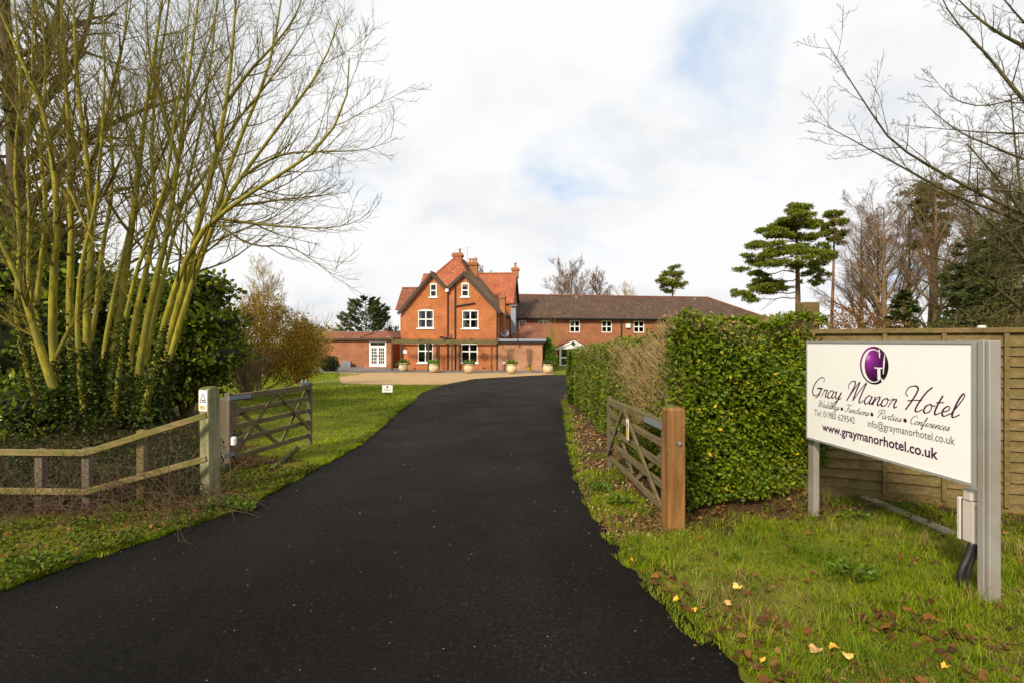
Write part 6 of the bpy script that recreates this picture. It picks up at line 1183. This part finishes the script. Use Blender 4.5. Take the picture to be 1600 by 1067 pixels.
def mask_pts(n, x0, x1, y0, y1, cond, p=1.0):
    x = rng.uniform(x0, x1, n); u_ = rng.random(n); y = (y0 ** -p + u_ * (y1 ** -p - y0 ** -p)) ** (-1 / p) if p else y0 + (y1 - y0) * u_; k = cond(x, y); x, y = x[k], y[k]; return np.column_stack([x, y, gz(x, y)])
GR = [(.10, .155, .003), (.16, .225, .004), (.24, .29, .005), (.21, .27, .004), (.08, .12, .003)]; DRYG = [(.30, .24, .07), (.22, .19, .04), (.26, .19, .06)]
LEAFC = (np.array([(0, 0, 0), (.28, .3, .16), (.7, .24, .10), (1, 0, .12), (.66, -.27, .2), (.28, -.2, .05), (.5, 0, .02)]), [np.array([(0, 6, 1), (1, 6, 2), (2, 6, 3), (3, 6, 4), (4, 6, 5), (5, 6, 0)])])
fence_y = lambda x: 5.97 + (x - 2.95) * (3.9 - 5.97) / (7.4 - 2.95)
rv = lambda x, y: (x > edgeR(y) + .01) & (y < np.where(x < 3.0, 5.0 + .4 * np.clip(x - 1.66, 0, 5), fence_y(x)) - .02)
parts = []
def thin(P, f): k = rng.random(len(P)) < f(P[:, 0], P[:, 1]); return P[k]
P = mask_pts(230000, .3, 6.6, 1.8, 5.9, rv, .8); P = thin(P, lambda x, y: (1 - .9 * soilf(x, y)) * (.35 + .65 * (patch(x, y, 3.1) > .35)))
parts.append(blades(P, .032 + .06 * (patch(P[:, 0], P[:, 1], 2.3, 1.) ** 2), .0045, GR, 1.15))
P = mask_pts(60000, .3, 6.6, 1.8, 5.9, rv, .8); P = thin(P, lambda x, y: np.clip(1.9 * patch(x, y, 2.7, 2.) - .5, 0.12, 1.)); parts.append(blades(P, .06, .004, DRYG, 1.3))
y_ = 1.0 + 7. * rng.random(90000); x_ = edgeL(y_) + .06 - 2.2 * rng.random(90000) ** 1.5; P = np.column_stack([x_, y_, gz(x_, y_)]); P = thin(P, lambda x, y: (1 - .93 * soilf(x, y)) * (.12 + .88 * (patch(x, y, 4.1, .5) > .5))); parts.append(blades(P, .045, .005, GR, .6))
P = mask_pts(170000, -16, 3, 7.5, 40, lambda x, y: (x < edgeL(y) - .02) & (x > -3 - y * .52), .9); P = P[~((P[:, 1] > 25) & (P[:, 0] > -11.5 + 0 * P[:, 1]) & (P[:, 1] > G(600, 600.5)[1] - .3))]; P = thin(P, lambda x, y: 1 - .93 * soilf(x, y)); sc = np.clip(P[:, 1] / 9., 1, 4); parts.append(blades(P, .045 * (.7 + .3 * sc), .008 * sc, GR + [(.32, .40, .004)], .8))
P = mask_pts(26000, .6, 1.8, 4.6, 19, lambda x, y: (x > edgeR(y) + .01) & (x < 1.66), .8); P = thin(P, lambda x, y: np.clip((patch(x, y, 2.6, 3.) > .55) * 1. * (x - edgeR(y) < .55) + .08, 0, 1)); parts.append(blades(P, .06, .006, GR, .7))
T = mask_pts(2600, .3, 6.6, 1.8, 5.7, rv, .8); T = thin(T, lambda x, y: (1 - soilf(x, y)) * (.25 + .75 * patch(x, y, 2.3, .9))); rp2 = np.repeat(T, 34, 0); rp2[:, :2] += rng.normal(size=(len(rp2), 2)) * .022; parts.append(blades(rp2, np.repeat(rng.uniform(.05, .13, len(T)), 34), .0042, GR[:2] + [(.13, .19, .004)] + GR[2:3] + DRYG[:1], .9, .25))
for ef, sg_, n_ in ((edgeR, 1, 9000), (edgeL, -1, 14000)):
    y_ = 1.4 + 16 * rng.random(n_) ** 1.8; off = (rng.random(n_) ** 1.5 * .16 - .07) + .035 * np.sin(y_ * 9.) * np.sin(y_ * 3.7); x_ = ef(y_) + sg_ * off; k = patch(x_, y_, 5.1, .3) > .3; P = np.column_stack([x_, y_, gz(x_, y_)])[k]; parts.append(blades(P, .04 * np.clip(P[:, 1] / 6, 1, 2.2), .006 * np.clip(P[:, 1] / 5, 1, 3), GR + DRYG[1:2], 1.2))
V_, F_, C_ = merge(parts); tag(link('grass', mesh_np(V_, F_, C_, mat=GRASSM)), 'short green and straw-coloured grass of the verges and lawn', 'grass', kind='stuff')
# small-leaved weeds along the left verge and tufts
y_ = 1.2 + 6. * rng.random(46000); x_ = edgeL(y_) + .06 - 1.7 * rng.random(46000) ** 1.3; P = np.column_stack([x_, y_, gz(x_, y_)]); P = thin(P, lambda x, y: .12 + .7 * (patch(x, y, 5.3, 1.1) > .5)); P[:, 2] += rng.random(len(P)) * .055 + .01
W1 = leaves(P, rng.normal(size=P.shape) * [1, 1, .4] + [0, 0, .5], .027, LEAF4, [(.085, .125, .008), (.12, .165, .010), (.055, .085, .006), (.16, .15, .012)]); ws = [W1]
for px, py, r_, n in ((245, 790, .16, 240), (345, 795, .2, 260), (1330, 905, .13, 220), (968, 790, .12, 160), (940, 768, .1, 120), (1335, 815, .1, 80), (1420, 800, .1, 60), (60, 890, .15, 160), (380, 800, .1, 100)):
    g_ = G(px, py); a_ = rng.uniform(0, 6.283, n); rr = r_ * np.sqrt(rng.random(n)); p = np.column_stack([g_[0] + rr * np.cos(a_), g_[1] + rr * np.sin(a_), g_[2] + .02 + .06 * rng.random(n)]); ws.append(leaves(p, np.column_stack([np.cos(a_), np.sin(a_), rng.uniform(.1, .9, n)]), .042, LEAF2, [(.09, .15, .010), (.12, .18, .012), (.06, .10, .008)]))
V_, F_, C_ = merge(ws); tag(link('weeds', mesh_np(V_, F_, C_, mat=LEAF)), 'low leafy weeds along the verge edges', 'weeds', kind='stuff')
# brown litter: dead leaves and wood chip
parts = []
BR = [(.12, .045, .015), (.17, .07, .02), (.07, .03, .012), (.22, .11, .035), (.10, .05, .02)]
P = mask_pts(16000, .3, 6.5, 1.8, 5.9, rv, .8); P = thin(P, lambda x, y: np.clip(.07 + .25 * (y < 3.0) + .6 * (patch(x, y, 3.7, .7) > .66) * (y < 3.9) + .35 * (x - edgeR(y) < .18) + .7 * soilf(x, y), 0, 1)); P[:, 2] += .02 + .03 * rng.random(len(P)); parts.append(leaves(P, rng.normal(size=P.shape) * [1, 1, .25], .046, LEAFC, BR, sj=.6, nrm=np.array([0, 0, 1.])))
y_ = 1.2 + 6. * rng.random(5000); x_ = edgeL(y_) + .05 - 1.6 * rng.random(5000); P = np.column_stack([x_, y_, gz(x_, y_) + .02 + .03 * rng.random(5000)]); parts.append(leaves(P, rng.normal(size=P.shape) * [1, 1, .3], .04, LEAF2, BR, nrm=np.array([0, 0, 1.])))
P = mask_pts(16000, -7, 0, 4.6, 9.5, lambda x, y: (x < edgeL(y)), .6); P = thin(P, lambda x, y: .75 * soilf(x, y)); P[:, 2] += .015 + .025 * rng.random(len(P)); parts.append(leaves(P, rng.normal(size=P.shape) * [1, 1, .25], .048, LEAFC, BR, sj=.6, nrm=np.array([0, 0, 1.])))
P = mask_pts(10000, .6, 1.8, 4.4, 19, lambda x, y: (x > edgeR(y) - .05) & (x < 1.75), .7); P[:, 2] += .01 + .015 * rng.random(len(P)); parts.append(leaves(P, rng.normal(size=P.shape) * [1, 1, .3], .032 * np.clip(P[:, 1] / 6, 1, 3), LEAF2, [(.34, .23, .10), (.26, .15, .06), (.42, .31, .16), (.15, .075, .03), (.2, .08, .03)], nrm=np.array([0, 0, 1.])))
P = mask_pts(700, -5, 2, 1.6, 14, lambda x, y: (x > edgeL(y)) & (x < edgeR(y)) & (np.minimum(x - edgeL(y), edgeR(y) - x) < .5 * rng.random(len(x)) ** 2), .9); P[:, 2] += .008; parts.append(leaves(P, rng.normal(size=P.shape) * [1, 1, .15], .03, LEAF2, BR + [(.25, .22, .1)], nrm=np.array([0, 0, 1.])))
V_, F_, C_ = merge(parts); tag(link('leaf_litter', mesh_np(V_, F_, C_, mat=DRYM)), 'brown dead leaves and wood chip scattered on the verges', 'leaf litter', kind='stuff')
# brambles and dead stalks under the left fence
n = 420; x_ = rng.uniform(-6.6, -2.9, n); y_ = 5.25 + rng.normal(size=n) * .25 + .0 * x_; p0 = np.column_stack([x_, y_, gz(x_, y_)]); d = unit(np.column_stack([rng.normal(size=n) * .7, rng.normal(size=n) * .5 - .1, .4 + rng.random(n)])); out = [p0]; cur = p0; L_ = rng.uniform(.3, 1.1, n)[:, None]
for k in range(6): d = unit(d + rng.normal(size=(n, 3)) * .16 + [0, 0, -.16]); cur = cur + d * L_ / 6; out.append(cur)
PB = np.stack(out, 1); RB = np.repeat(.0035 * np.linspace(1, .4, 7)[None], n, 0); BS = spawn(PB, RB, 3, .2, 1., (30, 70), (.25, .5), n=4, rmin=.0015)
bw = tag(link('bramble', tubemesh([(PB, RB, 4), (*BS, 3)], m_bark('bramble_stem', (.05, .028, .018), (.16, .10, .06))), None), 'tangle of brown bramble stems under the rail fence', 'bramble', kind='stuff')
n = 26000; x_ = rng.uniform(-8.5, -3.4, n); y_ = 5.5 + 2.4 * rng.random(n) ** 1.2; x_ = x_ - (y_ - 5.5) * .3; p = np.column_stack([x_, y_, gz(x_, y_) + rng.random(n) ** 1.6 * (.25 + .2 * (y_ - 5.5)) + .02]); V_, F_, C_ = leaves(p, rng.normal(size=(n, 3)) + [0, -.3, 0], .042, LEAF4, [(.035, .05, .007), (.055, .08, .008), (.045, .032, .010), (.025, .036, .006), (.025, .036, .006)]); tag(link('undergrowth', mesh_np(V_, F_, C_, mat=LEAF)), 'low dark leafy undergrowth behind and below the rail fence', 'undergrowth', kind='stuff')
# sticks on the left verge
for k, (a_, b_) in enumerate((((262, 800), (330, 782)), ((332, 805), (375, 796)), ((255, 753), (312, 733)))):
    q0, q1 = G(*a_), G(*b_); tag(MB().tube(resample([q0 + [0, 0, .02], (q0 + q1) / 2 + [.02, .02, .05], q1 + [0, 0, .03]], 6), np.linspace(.008, .004, 6), 5).build('dead_stick', m_bark('stick%d' % k, (.14, .10, .05), (.28, .21, .11))), ('pale stick along the left verge edge', 'short pale stick touching the asphalt by the left gate post', 'thin stick leaning under the bottom fence rail')[k], 'stick')
# bright fallen leaves, one by one
def fallen(px, py, s, colr, label, cat='leaf', lobed=True, turn=0.):
    g_ = G(px, py); n = 14; V = [(0, 0, 0)]
    for k in range(n): a_ = 2 * math.pi * k / n + turn; r_ = s * ((.8 if k % 2 else 1.0) if lobed else .8) * (.75 + .35 * math.cos(a_ - turn)) * rng.uniform(.9, 1.1); V.append((r_ * math.cos(a_), r_ * math.sin(a_) * .85, .010 * math.sin(a_ * 2 + turn) + .004 * (k % 3)))
    mb = MB().add([(g_[0] + v_[0], g_[1] + v_[1], g_[2] + v_[2] + .085) for v_ in V], [(0, k + 1, (k + 1) % n + 1) for k in range(n)]); o = mb.build('fallen_leaf', colr); return tag(o, label, cat, 'bright fallen leaves on the right verge')
YL = m_flat('yellow_leaf', (.62, .33, .02), .6, var=.2, scale=40.); YP = m_flat('pale_yellow_leaf', (.58, .40, .10), .65, var=.2, scale=40.); OL = m_flat('tan_leaf', (.42, .25, .08), .7, var=.25, scale=40.)
for px, py, s, mt_, lb_ in ((1155, 936, .045, YP, 'round pale yellow leaf lying alone in the verge middle'), (1059, 956, .036, YL, 'small yellow leaf at the asphalt edge, nearest the hedge'), (1084, 974, .022, YL, 'tiny yellow leaf on the asphalt edge'), (1134, 964, .035, OL, 'tan curled leaf left of the brown leaf heap'), (1189, 1057, .032, YL, 'yellow leaf on the asphalt edge at the bottom of the picture'), (1302, 1034, .042, YL, 'bright yellow lobed leaf in the cluster at the bottom'), (1278, 1039, .046, OL, 'tan-yellow leaf left of the bright lobed leaf'), (1328, 1050, .045, YP, 'pale frilled leaf right of the bright lobed leaf'), (1478, 1066, .03, YL, 'yellow leaf cut by the bottom edge, farthest right'), (986, 892, .014, YL, 'tiny yellow leaf on the asphalt below the gate post')):
    fallen(px, py, s, mt_, lb_, turn=rng.uniform(0, 6))

# pale grit specks and bits lying on the asphalt
P = mask_pts(2600, -6, 3, 1.6, 20, lambda x, y: (x > edgeL(y)) & (x < edgeR(y)), .9); P[:, 2] += .006; V_, F_, C_ = leaves(P, rng.normal(size=P.shape) * [1, 1, .2], .011 * np.clip(P[:, 1] / 4, .7, 3), LEAF2, [(.16, .14, .11), (.28, .25, .2), (.09, .07, .04), (.06, .05, .04)], nrm=np.array([0, 0, 1.]), sj=.6)
tag(link('grit', mesh_np(V_, F_, C_, mat=DRYM)), 'pale grit and leaf crumbs strewn over the asphalt', 'grit', kind='stuff')
